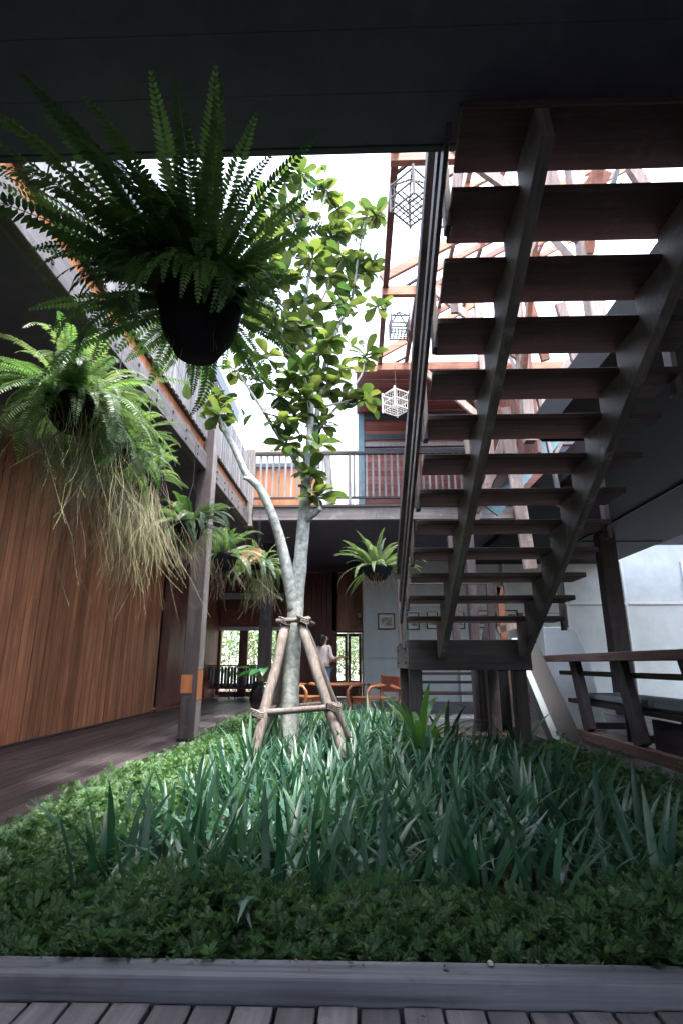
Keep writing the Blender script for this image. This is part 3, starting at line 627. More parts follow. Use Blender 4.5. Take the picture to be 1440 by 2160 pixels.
# person
def skin_mesh(name, joints, edges, mat, parent, sub=2, root=0):
    bmx = bmesh.new(); lay = bmx.verts.layers.skin.verify(); vv = []
    for (co, r_) in joints:
        v = bmx.verts.new(co); v[lay].radius = r_ if hasattr(r_,'__len__') else (r_, r_); vv.append(v)
    for a_, b2 in edges: bmx.edges.new((vv[a_], vv[b2]))
    vv[root][lay].use_root = True
    me = bpy.data.meshes.new(name); bmx.to_mesh(me); bmx.free(); me.materials.append(M[mat])
    o = bpy.data.objects.new(name, me); COL.objects.link(o); o.parent = parent
    s_ = o.modifiers.new('skin','SKIN'); s_.use_smooth_shade = True
    u_ = o.modifiers.new('sub','SUBSURF'); u_.levels = sub; u_.render_levels = sub
    return o
pe = thing('person', 'person with dark hair in white top and blue jeans behind the stakes', 'person', (-.72, 12.0, 0), radians(40))
# faces +X
J = [((0,0,.92),(.11,.15)),((0,0,1.08),(.09,.125)),((.0,0,1.26),(.10,.15)),((0,0,1.37),(.06,.07)),((.01,0,1.43),(.045,.045)),((.02,0,1.52),(.085,.07)),((.03,0,1.60),(.075,.062)),
     ((0,.17,1.34),.048),((.06,.20,1.08),.036),((.26,.16,1.06),.028),((.34,.14,1.07),(.02,.035)),
     ((0,-.17,1.34),.048),((.05,-.21,1.10),.036),((.28,-.2,1.14),.028),((.37,-.19,1.17),(.02,.035)),
     ((0,.09,.86),.085),((.02,.09,.48),.058),((-.01,.09,.09),.038),((.12,.1,.03),.03),((0,-.09,.86),.085),((.02,-.09,.48),.058),((-.01,-.09,.09),.038),((.12,-.1,.03),.03)]
E_ = [(0,1),(1,2),(2,3),(3,4),(4,5),(5,6),(2,7),(7,8),(8,9),(9,10),(2,11),(11,12),(12,13),(13,14),(0,15),(15,16),(16,17),(17,18),(0,19),(19,20),(20,21),(21,22)]
body = skin_mesh('body', J, E_, 'skin', pe)
skin_mesh('shirt', [((0,0,.90),(.13,.17)),((0,0,1.08),(.11,.145)),((0,0,1.26),(.118,.165)),((0,0,1.385),(.07,.085)),((0,.175,1.34),.066),((.05,.20,1.10),.056),((.14,.18,1.07),.05),((0,-.175,1.34),.066),((.04,-.21,1.12),.056),((.14,-.2,1.12),.05)], [(0,1),(1,2),(2,3),(2,4),(4,5),(5,6),(2,7),(7,8),(8,9)], 'shirt', pe)
skin_mesh('jeans', [((0,0,.93),(.118,.158)),((0,.09,.85),.098),((.02,.09,.48),.074),((-.01,.09,.1),.06),((0,-.09,.85),.098),((.02,-.09,.48),.074),((-.01,-.09,.1),.06)], [(0,1),(1,2),(2,3),(0,4),(4,5),(5,6)], 'jeans', pe)
skin_mesh('hair', [((-.01,0,1.62),(.095,.085)),((-.045,0,1.55),(.092,.095)),((-.07,0,1.44),(.06,.085)),((-.085,0,1.36),(.045,.07))], [(0,1),(1,2),(2,3)], 'hair', pe)
MB().tube([(.09,0,1.545),(.125,0,1.515),(.10,0,1.505)],[.01,.014,.008],6).build('nose','skin',pe,True)
for s_ in (-1,1):
    MB().lathe([(0,-.01),(.01,0),(0,.01)],(.095,s_*.032,1.545),8).build('eye','hair',pe)
    MB().box(.0,.03,s_*.072-.008,s_*.072+.008,1.50,1.56).build('ear','skin',pe,bevel=.006)
    for q in range(4): MB().tube([(.36 if s_>0 else .39,s_*.15-.03+.02*q-(.03 if s_<0 else 0),1.07 if s_>0 else 1.17),(.42 if s_>0 else .45,s_*.15-.03+.02*q-(.03 if s_<0 else 0),1.055 if s_>0 else 1.165),(.45 if s_>0 else .48,s_*.15-.03+.02*q-(.03 if s_<0 else 0),1.03 if s_>0 else 1.15)],[.009,.008,.007],5).build('finger','skin',pe,True)
    MB().tube([(.34 if s_>0 else .37,s_*.11,1.08 if s_>0 else 1.18),(.38 if s_>0 else .41,s_*.09,1.10 if s_>0 else 1.2)],[.01,.008],5).build('thumb','skin',pe,True)

# hanging orange plaque by the far fern
q0 = P(510,1187,Y=9.7); q1 = P(552,1156,Y=9.7)
pq = thing('hanging_sign', 'blank orange wooden plaque hanging among the far ferns', 'sign', ((q0.x+q1.x)/2, 9.7, q0.z))
wd = (q1.x-q0.x)/2; ht = q1.z-q0.z
MB().add([(-wd,-.012,.03),(-wd+.03,-.012,0),(wd-.03,-.012,0),(wd,-.012,.03),(wd,-.012,ht-.03),(wd-.03,-.012,ht),(-wd+.03,-.012,ht),(-wd,-.012,ht-.03)]+[(-wd,.012,.03),(-wd+.03,.012,0),(wd-.03,.012,0),(wd,.012,.03),(wd,.012,ht-.03),(wd-.03,.012,ht),(-wd+.03,.012,ht),(-wd,.012,ht-.03)],
   [tuple(range(8)),tuple(range(15,7,-1))]+[((i+1)%8,i,8+i,8+(i+1)%8) for i in range(8)]).build('board','orange',pq)
MB().tube([(-wd*.7,0,ht),(-wd*.5,0,3.95-q0.z)],.004,4).tube([(wd*.7,0,ht),(wd*.6,0,3.95-q0.z)],.004,4).build('cord','iron',pq)

# ================================================================== bird cages
def cage(label, c, s_, h_, rz, mat, peak):
    t = thing('bird_cage', label, 'bird cage', c, rz, 'bird cages hanging from the eaves'); a_ = s_/2
    fr = MB()
    for sx in (-1,1):
        for sy in (-1,1): fr.box(sx*a_-.012,sx*a_+.012,sy*a_-.012,sy*a_+.012,-.03,h_+.05)
    for z0 in (0, h_*.5, h_):
        fr.box(-a_,a_,-a_-.009,-a_+.009,z0-.009,z0+.009).box(-a_,a_,a_-.009,a_+.009,z0-.009,z0+.009).box(-a_-.009,-a_+.009,-a_,a_,z0-.0095,z0+.0085).box(a_-.009,a_+.009,-a_,a_,z0-.0095,z0+.0085)
    fr.build('frame', mat, t)
    br = MB(); nb_ = 6
    for i in range(1,nb_):
        u = -a_+s_*i/nb_
        for sy in (-1,1):
            br.tube([(u,sy*a_,0),(u,sy*a_,h_)],.0042,4,False).tube([(sy*a_,u,0),(sy*a_,u,h_)],.0042,4,False)
    br.build('bars', mat, t, kind='stuff')
    fl = MB()
    for i in range(1,5):
        u = -a_+s_*i/5; fl.bar((u,-a_,.0),(u,a_,.0),.012,.01).bar((-a_,u,.005),(a_,u,.005),.012,.01)
    fl.build('floor_grid', mat, t)
    rf_ = MB()
    for sx in (-1,1):
        for sy in (-1,1): rf_.bar((sx*a_,sy*a_,h_),(0,0,h_+peak),.016,.016)
    for i in range(1,4):
        f_ = i/4
        for sx in (-1,1): rf_.tube([(sx*a_*(1-f_),-a_*(1-f_),h_+peak*f_),(sx*a_*(1-f_),a_*(1-f_),h_+peak*f_)],.004,4,False).tube([(-a_*(1-f_),sx*a_*(1-f_),h_+peak*f_),(a_*(1-f_),sx*a_*(1-f_),h_+peak*f_)],.004,4,False)
    rf_.build('roof', mat, t)
    MB().tube([(0,0,h_+peak),(0,0,h_+peak+.06),(.02,0,h_+peak+.09),(0,0,h_+peak+.12),(0,0,max(h_+peak+.14, 6.9-c[2]))],.006,5).build('hook','iron',t)
    MB().tube([(-a_,0,h_*.4),(a_,0,h_*.4)],.007,5).build('perch',mat,t)
g = P(868,425,Y=5.3); cage('large dark bird cage hanging highest between the eave purlins', (g.x,5.3,g.z-.12), .36, .36, .78, 'cagedark', .10)
g = P(842,705,Y=8.0); cage('small square dark bird cage hanging below the large one', (g.x,8.0,g.z), .30, .26, .05, 'cagedark', .18)
g = P(835,866,Y=9.9); cage('white bird cage hanging in front of the red boarded eave', (g.x,9.9,g.z), .38, .36, .62, 'cagewhite', .13)

# ================================================================== tree
tree = thing('fig_tree', 'slender pale trunked tree with large glossy leaves in the planted bed', 'tree', (0,0,0))
def limb(pts, r0, r1, name, mat='bark', n=10, sub=5):
    W = [P(px,py,Y=Y_) for px,py,Y_ in pts]; out = []
    for i in range(len(W)-1):
        p0 = W[max(i-1,0)]; p1 = W[i]; p2 = W[i+1]; p3 = W[min(i+2,len(W)-1)]
        for j in range(sub):
            u = j/sub; out.append(.5*((2*p1)+(p2-p0)*u+(2*p0-5*p1+4*p2-p3)*u*u+(3*p1-p0-3*p2+p3)*u**3))
    out.append(W[-1]); k_ = len(out)
    rad = [(r0+(r1-r0)*i/(k_-1))*(1+random.uniform(-.05,.05)) for i in range(k_)]
    MB().tube(out, rad, n).build(name, mat, tree, True); return out
skel = []
skel += limb([(608,1625,6.45),(610,1560,6.46),(614,1440,6.47),(621,1320,6.48),(630,1220,6.49),(640,1110,6.5),(646,1020,6.5),(650,960,6.5)], .115, .062, 'trunk', n=14)
skel += limb([(648,985,6.5),(655,900,6.5),(655,800,6.5),(652,700,6.48),(645,630,6.46),(655,560,6.45),(668,480,6.45),(690,400,6.45)], .055, .014, 'branch')
skel += limb([(650,1000,6.5),(662,930,6.55),(672,850,6.6),(685,770,6.62),(712,690,6.65),(740,640,6.7),(752,560,6.7),(770,460,6.72)], .046, .012, 'branch')
skel += limb([(640,1005,6.49),(618,965,6.45),(585,915,6.4),(555,865,6.35),(525,820,6.3),(500,780,6.3)], .034, .012, 'branch')
skel += limb([(620,1290,6.47),(608,1215,6.43),(594,1150,6.38),(574,1085,6.3),(548,1030,6.25),(520,1000,6.2),(495,945,6.15),(468,895,6.1),(440,825,6.05)], .075, .026, 'branch', n=12)
skel += limb([(642,1100,6.5),(655,1090,6.4),(668,1080,6.35),(676,1072,6.3)], .045, .03, 'branch')
skel += limb([(540,1020,6.24),(528,1012,6.2),(515,1008,6.15)], .03, .022, 'branch')
skel += limb([(662,905,6.6),(700,870,6.7),(745,815,6.75),(762,790,6.8),(768,765,6.8)], .022, .010, 'branch', 'twig')
skel += limb([(670,860,6.6),(715,850,6.6),(750,840,6.7)], .02, .010, 'branch', 'twig')
skel += limb([(652,700,6.48),(620,665,6.4),(590,640,6.3),(560,600,6.2)], .02, .010, 'branch', 'twig')
skel += limb([(655,790,6.5),(625,760,6.4),(602,745,6.35)], .018, .010, 'branch', 'twig')
skel += limb([(652,680,6.48),(690,610,6.6),(705,560,6.65),(720,480,6.7)], .02, .010, 'branch', 'twig')
skel += limb([(658,560,6.45),(630,500,6.35),(612,430,6.3)], .016, .009, 'branch', 'twig')
lm = []
for (L_, W_, d_) in ((.25,.135,.5),(.21,.12,.9),(.28,.13,.2),(.19,.11,1.2)):
    V = []; F_ = []; n = 8; x = z_ = 0; e = 0
    for i in range(n+1):
        s = i/n; wv = W_/2*((.12+.88*sin(min(1,s/.68)*pi/2)**1.6) if s < .68 else max(0,1-((s-.68)/.325)**2.4)**.5)
        V += [(x,-wv,z_+.3*wv),(x,0,z_),(x,wv,z_+.3*wv)]; e += d_/n; x += cos(e)*L_/n; z_ -= sin(e)*L_/n
    for i in range(n):
        for j in range(2): F_.append((i*3+j,i*3+j+1,i*3+j+4,i*3+j+3))
    lm.append(MB().add(V,F_).mesh('leaf','tleaf',True))
ros = [(560,420,6.2),(585,520,6.2),(545,520,6.2),(620,500,6.3),(570,470,6.2),(650,620,6.4),(720,560,6.6),(700,650,6.5),(575,560,6.2),(545,610,6.2),(606,392,6.3),(640,385,6.4),(690,398,6.45),(716,432,6.7),(770,455,6.72),(785,470,6.7),(760,545,6.7),(775,560,6.7),(745,600,6.6),(728,640,6.6),(792,660,6.8),(770,745,6.8),(642,545,6.4),(600,585,6.2),(665,560,6.4),
       (622,640,6.3),(590,690,6.3),(566,760,6.3),(622,720,6.4),(686,690,6.5),(700,590,6.6),(640,800,6.4),(690,820,6.5),(730,830,6.6),(756,850,6.7),(590,840,6.3),(558,800,6.3),(620,880,6.4),(655,850,6.4),(682,885,6.5),
       (668,950,6.4),(610,950,6.4),(590,900,6.3),(668,1035,6.3),(660,1000,6.35),(452,830,6.05),(470,870,6.05),(498,780,6.3),(540,660,6.2),(560,590,6.2),(690,500,6.6),(640,460,6.4),(735,500,6.7),(700,740,6.5),(720,780,6.5),(560,700,6.25),(610,800,6.35),(670,760,6.45),(600,430,6.3),(640,690,6.4)]
nleaf = 0; extra = []
for (px,py,Y_) in ros:
    c = P(px,py,Y=Y_)
    c += Vector((random.uniform(-.05,.05),random.uniform(-.15,.15),random.uniform(-.05,.05)))
    cand = [s_ for s_ in skel if s_.z < c.z-.05] or skel
    nb_ = min(cand, key=lambda s_: (s_-c).length)
    if (nb_-c).length > .04: MB().tube([nb_, (nb_+c)/2+Vector((0,0,-.05)), c], [.011,.009,.007], 5).build('twig','twig',tree,True)
    m_ = random.randint(10,14); big = 1.25 if (px,py) == (668,1035) else 1.0
    for i in range(m_):
        a_ = i*2.399+random.uniform(-.3,.3); el = random.uniform(-.35,.35) if i < m_*.6 else random.uniform(.5,1.2)
        mt = orient(a_, el, random.uniform(-.4,.4), random.uniform(.8,1.25)*big, c+Vector((0,0,random.uniform(-.04,.05))))
        if nleaf < 300: inst('leaf', random.choice(lm), tree, mat=mt); nleaf += 1
        else: extra.append(mt)
for i in range(240):       # leaves deeper in the crown
    px,py,Y_ = random.choice(ros)
    c = P(px,py,Y=Y_)+Vector((random.gauss(0,.12),random.gauss(.05,.18),random.gauss(0,.12)))
    extra.append(orient(random.uniform(0,6.28), random.uniform(-.9,.6), random.uniform(-.6,.6), random.uniform(.5,.95), c))
lv = np.array([v.co[:] for v in lm[0].vertices]); lf_ = np.array([tuple(p_.vertices) for p_ in lm[0].polygons])
V, F_ = scatter(lv, lf_, [(np.array(m_.to_3x3()), np.array(m_.translation)) for m_ in extra])
o = inst('foliage', np_mesh('foliage', V, F_, 'tleaf_s', True), tree); o['kind'] = 'stuff'
# stakes
ts = thing('tree_support', 'rough wooden stakes tied around the slender tree trunk', 'tree stakes', (0,0,0))
def stake(a_, b2, r_, name, n=8):
    a_ = Vector(a_); b2 = Vector(b2); pts = []; d_ = b2-a_
    for i in range(9): pts.append(a_+d_*(i/8)+Vector((random.uniform(-.008,.008),random.uniform(-.008,.008),0)))
    MB().tube(pts,[r_*(1+random.uniform(-.1,.1)) for i in range(9)],n).build(name,'stake',ts,True)
stake(P(604,1318,Y=6.36),P(528,1625,Y=5.75),.055,'stake'); stake(P(636,1318,Y=6.36),P(738,1630,Y=5.75),.058,'stake')
stake(P(612,1330,Y=6.62),P(570,1560,Y=7.1),.05,'stake'); stake(P(640,1320,Y=6.64),P(742,1580,Y=7.1),.05,'stake')
stake(P(583,1311,Y=6.30),P(655,1306,Y=6.32),.03,'crossbar'); stake(P(610,1312,Y=6.7),P(660,1318,Y=6.66),.026,'crossbar'); stake(P(628,1300,Y=6.25),P(662,1316,Y=6.7),.022,'crossbar')
stake(P(533,1506,Y=5.95),P(716,1491,Y=5.95),.034,'crossbar'); stake(P(575,1495,Y=6.95),P(700,1484,Y=6.95),.03,'crossbar'); stake(P(545,1507,Y=5.9),P(585,1490,Y=7.0),.026,'crossbar'); stake(P(712,1490,Y=5.9),P(690,1482,Y=7.0),.026,'crossbar')
for c, ax in ((P(545,1505,Y=5.93),.075),(P(704,1492,Y=5.93),.075),(P(600,1310,Y=6.33),.07),(P(640,1308,Y=6.33),.07)):
    tw = MB()
    for q in range(4): tw.tube([c+Vector((ax*cos(a_),ax*.8*sin(a_),-.03+.018*q+.02*sin(a_*2))) for a_ in np.linspace(0,2*pi,11)],.008,4)
    o = tw.build('binding','stake',ts); o['kind'] = 'stuff'


# ================================================================== ferns
def frond(name, L, W, n, e0, droop, pw, mat, gap=0.0):
    mb = MB(); V = []; F_ = []; R = []; x = z_ = 0; e = e0
    for i in range(n+1):
        s = i/n; R.append((x,0,z_)); tx, tz_ = cos(e), sin(e)
        if i > n*.06 and i < n:
            prof = min(1,.35+s*2.6)*(1-s**2.6)**.8+.05
            for sd in (-1,1):
                l = W*prof*random.uniform(.88,1.08); hw = pw*.5*random.uniform(.85,1.1)*(.6+.4*prof); sag = random.uniform(.05,.32)*l; fw = .22+.25*s
                b0 = Vector((x,0,z_)); d_ = Vector((tx*fw, sd*1.0, tz_*fw)).normalized(); tv_ = Vector((tx,0,tz_)); nv = Vector((-tz_,0,tx))
                tv_ = (tv_*cos(.35*sd*0)+nv*random.uniform(-.22,.22)).normalized()
                pts = [b0, b0+d_*l*.28-tv_*hw-nv*sag*.05, b0+d_*l*.28+tv_*hw-nv*sag*.05, b0+d_*l*.72-tv_*hw*.8-nv*sag*.45, b0+d_*l*.72+tv_*hw*.85-nv*sag*.45, b0+d_*l-nv*sag+tv_*hw*.3]
                o_ = len(V); V += pts; F_ += ([(o_,o_+1,o_+2),(o_+1,o_+3,o_+4,o_+2),(o_+3,o_+5,o_+4)] if sd > 0 else [(o_,o_+2,o_+1),(o_+1,o_+2,o_+4,o_+3),(o_+3,o_+4,o_+5)])
        e -= droop/n*(.45+1.1*s); x += cos(e)*L/n; z_ += sin(e)*L/n
    mb.add(V,F_); mb.tube(R,[.0035*(1-.7*i/n) for i in range(n+1)],3,False)
    return mb.mesh(name,mat)
big_up = [frond('frond',.95,.075,42,0,d_,.027,'frond') for d_ in (.25,.5,.8,1.1,.4)]
big_dn = [frond('frond',.80,.066,36,.2,d_,.026,'frond') for d_ in (1.6,2.0,2.3)]
sw = [frond('frond',.78,.085,44,.3,d_,.0145,'frond_l') for d_ in (1.4,1.8,2.2,2.5,1.1,2.0)]
sw2 = [frond('frond',.70,.07,38,.3,d_,.0125,'frond') for d_ in (1.5,2.0,2.4)]
bost = [frond('frond',.72,.06,34,.2,d_,.022,'frond_l') for d_ in (.9,1.3,1.8)]
def roots(parent, n, r0, L0, L1, z0, mat, rad=.0022, spread=.12, name='roots'):
    mb = MB()
    for i in range(n):
        a_ = random.uniform(0,2*pi); r_ = r0*sqrt(random.random()); p_ = Vector((r_*cos(a_),r_*sin(a_),z0)); L_ = random.uniform(L0,L1)*random.uniform(.5,1)
        dv = Vector((random.gauss(0,spread),random.gauss(0,spread),-1)); pts = [p_.copy()]; k_ = 7
        for j in range(k_):
            dv += Vector((random.gauss(0,.16),random.gauss(0,.16),0)); dv.z = -1; p_ = p_+dv.normalized()*L_/k_; pts.append(p_.copy())
        mb.tube(pts,[rad*(1-.5*j/k_) for j in range(k_+1)],3,False)
        if random.random() < .5:
            q_ = pts[4]; d2 = Vector((random.gauss(0,.6),random.gauss(0,.6),-1)).normalized(); mb.tube([q_,q_+d2*L_*.12,q_+d2*L_*.2+Vector((0,0,-.03))],rad*.7,3,False)
    o = mb.build(name,mat,parent); o['kind'] = 'stuff'; return o
def fern(label, c, pot_r, pot_h, lists, hang_z, group='ferns hanging in baskets', rts=None, bias=False, drape=0):
    t = thing('hanging_fern', label, 'fern', c, 0, group)
    MB().lathe([(0,-pot_h),(pot_r*.5,-pot_h*.97),(pot_r*.82,-pot_h*.6),(pot_r*.97,-pot_h*.15),(pot_r*1.04,0),(pot_r*.98,.01),(0,-.02)],n=20).build('basket','black',t,True)
    wr_ = MB()
    for i in range(3):
        a_ = i*2.094+.4; wr_.tube([(pot_r*cos(a_),pot_r*sin(a_),0),(0.004*cos(a_),.004*sin(a_),min(.55,hang_z-c[2]-.02))],.0025,4,False)
    wr_.tube([(0,0,min(.5,hang_z-c[2]-.05)),(0,0,hang_z-c[2])],.003,4,False); wr_.build('hanger','iron',t)
    for (ms, n, e_lo, e_hi, s_lo, s_hi) in lists:
        for i in range(n):
            a_ = i*2.399+random.uniform(-.35,.35); el = random.uniform(e_lo,e_hi); rr = pot_r*.45
            if bias and cos(a_) > .35 and el < 1.0: el = random.uniform(-.5, .2) if random.random() < .5 else random.uniform(1.0, 1.3); s_lo2 = .62
            else: s_lo2 = 1.0
            inst('frond', random.choice(ms), t, mat=orient(a_, el, random.uniform(-.5,.5), s_lo2*random.uniform(s_lo,s_hi),(rr*cos(a_)*cos(el),rr*sin(a_)*cos(el),random.uniform(-.02,.02))))
    for i in range(drape):
        a_ = -2.6+2.1*i/(drape-1)+random.uniform(-.15,.15); inst('frond', random.choice(lists[-1][0]), t, mat=orient(a_, random.uniform(-.35,.25), random.uniform(-.3,.3), random.uniform(.5,.72)*(1.25 if not bias else 1), (pot_r*.75*cos(a_),pot_r*.75*sin(a_),.02)))
    for (n, r0, L0, L1, z0, mat, rad, spr) in (rts or []): roots(t, n, r0, L0, L1, z0, mat, rad, spr)
    return t
fern('huge dark fern in a black basket hanging close to the camera at upper left', (-.683,2.05,2.55), .185, .27, [(big_up,42,.8,1.5,.6,.92),(big_up,50,.1,.9,.66,1.02),(big_dn,42,-.2,.7,.58,1.0)], 3.89, rts=[(14,.18,.1,.3,-.2,'root',.0015,.2)], bias=True, drape=36)
R_ = [(120,.34,.5,1.5,-.15,'rooty',.0015,.08),(50,.36,.4,1.6,-.1,'root',.0018,.15)]
fern('widest pale fern with long dry roots nearest the left edge', (-2.05,3.55,2.84), .20, .22, [(sw,66,-.6,.9,.6,1.15),(sw2,40,-.9,.9,.6,1.15)], 3.88, drape=16, rts=R_)
fern('bushy fern crowded against the widest one with roots trailing below', (-2.12,4.3,2.80), .20, .22, [(sw,60,-.6,.9,.5,.95),(sw2,26,-.7,1.0,.5,.95)], 3.88, drape=16, rts=[(80,.30,.5,1.5,-.1,'rooty',.0015,.08),(40,.3,.5,1.7,-.1,'root',.0018,.13)])
fern('fern with a thick curtain of yellow roots in front of the plank wall', (-2.16,5.15,2.86), .20, .2, [(sw,24,-.2,1.0,.4,.68),(sw2,8,.2,1.2,.4,.65)], 3.88, rts=[(170,.17,.6,1.6,-.1,'rooty',.0017,.045),(60,.22,.6,1.8,-.05,'root',.002,.10)])
fern('fern in a black pot hanging in front of the dark left post', (-2.14,6.7,2.74), .21, .22, [(sw,40,-.4,1.0,.6,1.0),(sw2,16,.2,1.3,.6,.9)], 3.88, rts=[(70,.24,.4,.9,-.1,'root',.003,.14),(40,.24,.3,.8,-.1,'rooty',.003,.1)])
fern('smaller fern in a round black pot just right of the dark left post', (-2.10,8.45,2.68), .21, .26, [(sw,40,-.3,1.2,.6,1.0),(sw2,12,.5,1.3,.6,.9)], 3.88, rts=[(50,.24,.4,.9,-.1,'root',.0032,.14)])
fern('farthest left fern drooping beside the orange plaque', (-1.85,10.1,2.78), .20, .22, [(sw,60,-.5,.9,.7,1.1)], 3.95, rts=[(90,.3,.5,1.0,-.1,'rooty',.0036,.12),(30,.3,.5,1.1,-.1,'root',.0036,.16)])
fern('bright fern in a hanging basket under the back balcony left of the stairs', (.40,10.6,2.84), .30, .26, [(bost,26,.1,.9,1.0,1.35),(bost,8,.8,1.4,.9,1.2),(bost,12,-.7,.2,1.0,1.3)], 3.92, rts=[(60,.28,.2,.5,-.15,'root',.004,.2)])

# ================================================================== planted bed: strap lilies
lmz = [leafmesh('leaf', L_, .031, d_, 'lily', taper=.55, fold=.35) for (L_, d_) in ((.52,.35),(.46,.8),(.56,.6),(.42,1.3),(.5,1.9),(.34,.5),(.44,2.6),(.54,.2))]
def clump_tf(n):
    out = []
    for i in range(n):
        a_ = random.uniform(0,2*pi); out.append(orient(a_, random.uniform(1.0,1.5), random.uniform(-.3,.3), random.uniform(.75,1.15), (.04*cos(a_),.04*sin(a_),0)))
    return out
far_m = []
for q in range(8):
    V = []; F_ = []
    for mt in clump_tf(14):
        me = random.choice(lmz); o_ = len(V); V += [tuple(mt @ v.co) for v in me.vertices]; F_ += [tuple(o_+i for i in p_.vertices) for p_ in me.polygons]
    far_m.append(MB().add(V,F_).mesh('leaves','lily',True))
pts = []
tries = 0
while tries < 9000 and len(pts) < 298:
    tries += 1; yv = random.uniform(2.56, 9.6); xv = random.uniform(-1.45, 2.0)
    lo = -1.28 if yv < 3.6 else (-1.16 if yv < 6 else -1.2); hi = 1.5 if yv < 4 else (1.5 if yv < 6.4 else .55)
    if not lo < xv < hi: continue
    if (Vector((xv,yv))-Vector((-.76,6.46))).length < .2: continue
    md = .19 if yv < 5 else .24
    if all((xv-a_)**2+(yv-b2)**2 > md*md for a_,b2 in pts): pts.append((xv,yv))
for (xv,yv) in pts:
    if yv < 3.4: lb_, g_ = 'dark green strap leaved lily clump right behind the low front shrubs', 'front lilies in the bed'
    elif yv < 5.6: lb_, g_ = 'strap leaved lily clump in the middle of the planted bed', 'middle lilies in the bed'
    else: lb_, g_ = 'strap leaved lily clump around and beyond the staked tree', 'far lilies in the bed'
    if yv < 4.1:
        t = thing('lily_plant', lb_, 'lily', (xv,yv,-.1), random.uniform(0,6.28), g_)
        for mt in clump_tf(12): inst('leaf', random.choice(lmz), t, mat=mt)
    else:
        o = inst('lily_plant', random.choice(far_m), None, (xv,yv,-.1), (0,0,random.uniform(0,6.28)), random.uniform(.85,1.15)); tag(o, lb_, 'lily', g_)
def rosette(name, label, cat, loc, n, L_, W_, mat, e0, e1, sc_=1):
    t = thing(name, label, cat, loc)
    ms = [leafmesh('leaf', L_, W_, d_, mat, taper=.45, fold=.3) for d_ in (.5,1.0,1.4)]
    for i in range(n): inst('leaf', random.choice(ms), t, mat=orient(i*2.399, e0+(e1-e0)*i/n, 0, random.uniform(.8,1.1)*sc_, (0,0,0)))
    return t
g = P(885,1560,Y=6.1); rosette('spider_lily','tall bright lily with wide arching leaves in front of the landing post','lily',(g.x,6.1,.1),26,.8,.075,'lily_b',.3,1.4)
g = P(500,1950,Y=2.5); rosette('lily_plant','single broad leaved lily standing among the front shrubs','lily',(g.x,2.55,-.1),7,.50,.05,'lily',1.0,1.5)
rosette('dark_lily','dark arching lily in the shade under the landing','lily',(1.05,7.1,-.1),14,.75,.06,'lily',.5,1.4)
rosette('dark_lily','dark lily in deep shade beside the slanted board','lily',(1.9,7.0,-.1),12,.7,.07,'lily',.4,1.3)

# ================================================================== low shrubs (a mass nobody could count)
def sprig(n, L_):
    V = []; F_ = []
    for i in range(n):
        s = i/(n-1); a_ = (-1 if i%2 else 1)*(1.05-.55*s); l = L_*(.40+.34*sin(s*pi))*random.uniform(.85,1.1); w_ = l*.27; bx = L_*.15+L_*.75*s
        d_ = np.array([cos(a_),sin(a_),random.uniform(-.25,.25)]); p_ = np.array([-sin(a_),cos(a_),0]); b0 = np.array([bx,0,-.12*L_*s*s])
        o_ = len(V); V += [b0, b0+d_*l*.45-p_*w_*.5+[0,0,.06*l], b0+d_*l, b0+d_*l*.55+p_*w_*.5+[0,0,.06*l]]
        F_.append((o_,o_+1,o_+2,o_+3))
    return np.array(V), np.array(F_)
TV = [sprig(15,.043) for q in range(3)]
def hgt(x, y): return .20+.05*sin(x*3.1+y*1.7)+.04*sin(x*7.3-y*5.1)+.03*sin(y*11+x*2)
regs = [(-2.1,2.6,2.13,2.6,18000,.68),(-1.98,-1.18,2.6,9.8,22000,1.0),(1.35,2.5,2.6,6.9,12000,.9),(-1.4,.6,9.4,10.5,2400,1.0)]
for ri,(x0,x1,y0,y1,n,hs_) in enumerate(regs):
    VV = []; FF = []; off = 0
    for q in range(3):
        T = []
        for i in range(n//3):
            x = random.uniform(x0,x1); y_ = random.uniform(y0,y1)
            ed = min(1, .45+2.2*min(x-x0+.03, x1-x+.03, (y_-y0)+.05))
            h = hgt(x,y_)*hs_*ed+ -.03; u = random.random()**.55; z_ = -.08+(h+.08)*u
            az = random.uniform(0,2*pi); el = random.uniform(-.2,.9)
            if random.random() < .05: z_ += .06; el = 1.1
            s_ = random.uniform(.5,1.45)
            T.append((rotm(random.uniform(-.5,.5),0,0)@np.eye(3)*1.0 if False else np.array((Matrix.Rotation(az,3,'Z')@Matrix.Rotation(-el,3,'Y')@Matrix.Rotation(random.uniform(-.6,.6),3,'X'))) * s_, np.array([x,y_,z_])))
        V, F_ = scatter(*TV[q], T); VV.append(V); FF.append(F_+off); off += len(V)
    o = inst('low_shrubs', np_mesh('low_shrubs', np.concatenate(VV), np.concatenate(FF), 'shrub')); o['kind'] = 'stuff'
    tag(o, ('dense low green shrubs along the front kerb','bright low shrubs along the left walkway edge of the bed','shaded low shrubs at the right edge of the bed','low bright shrubs at the far end of the bed')[ri], 'shrubs')
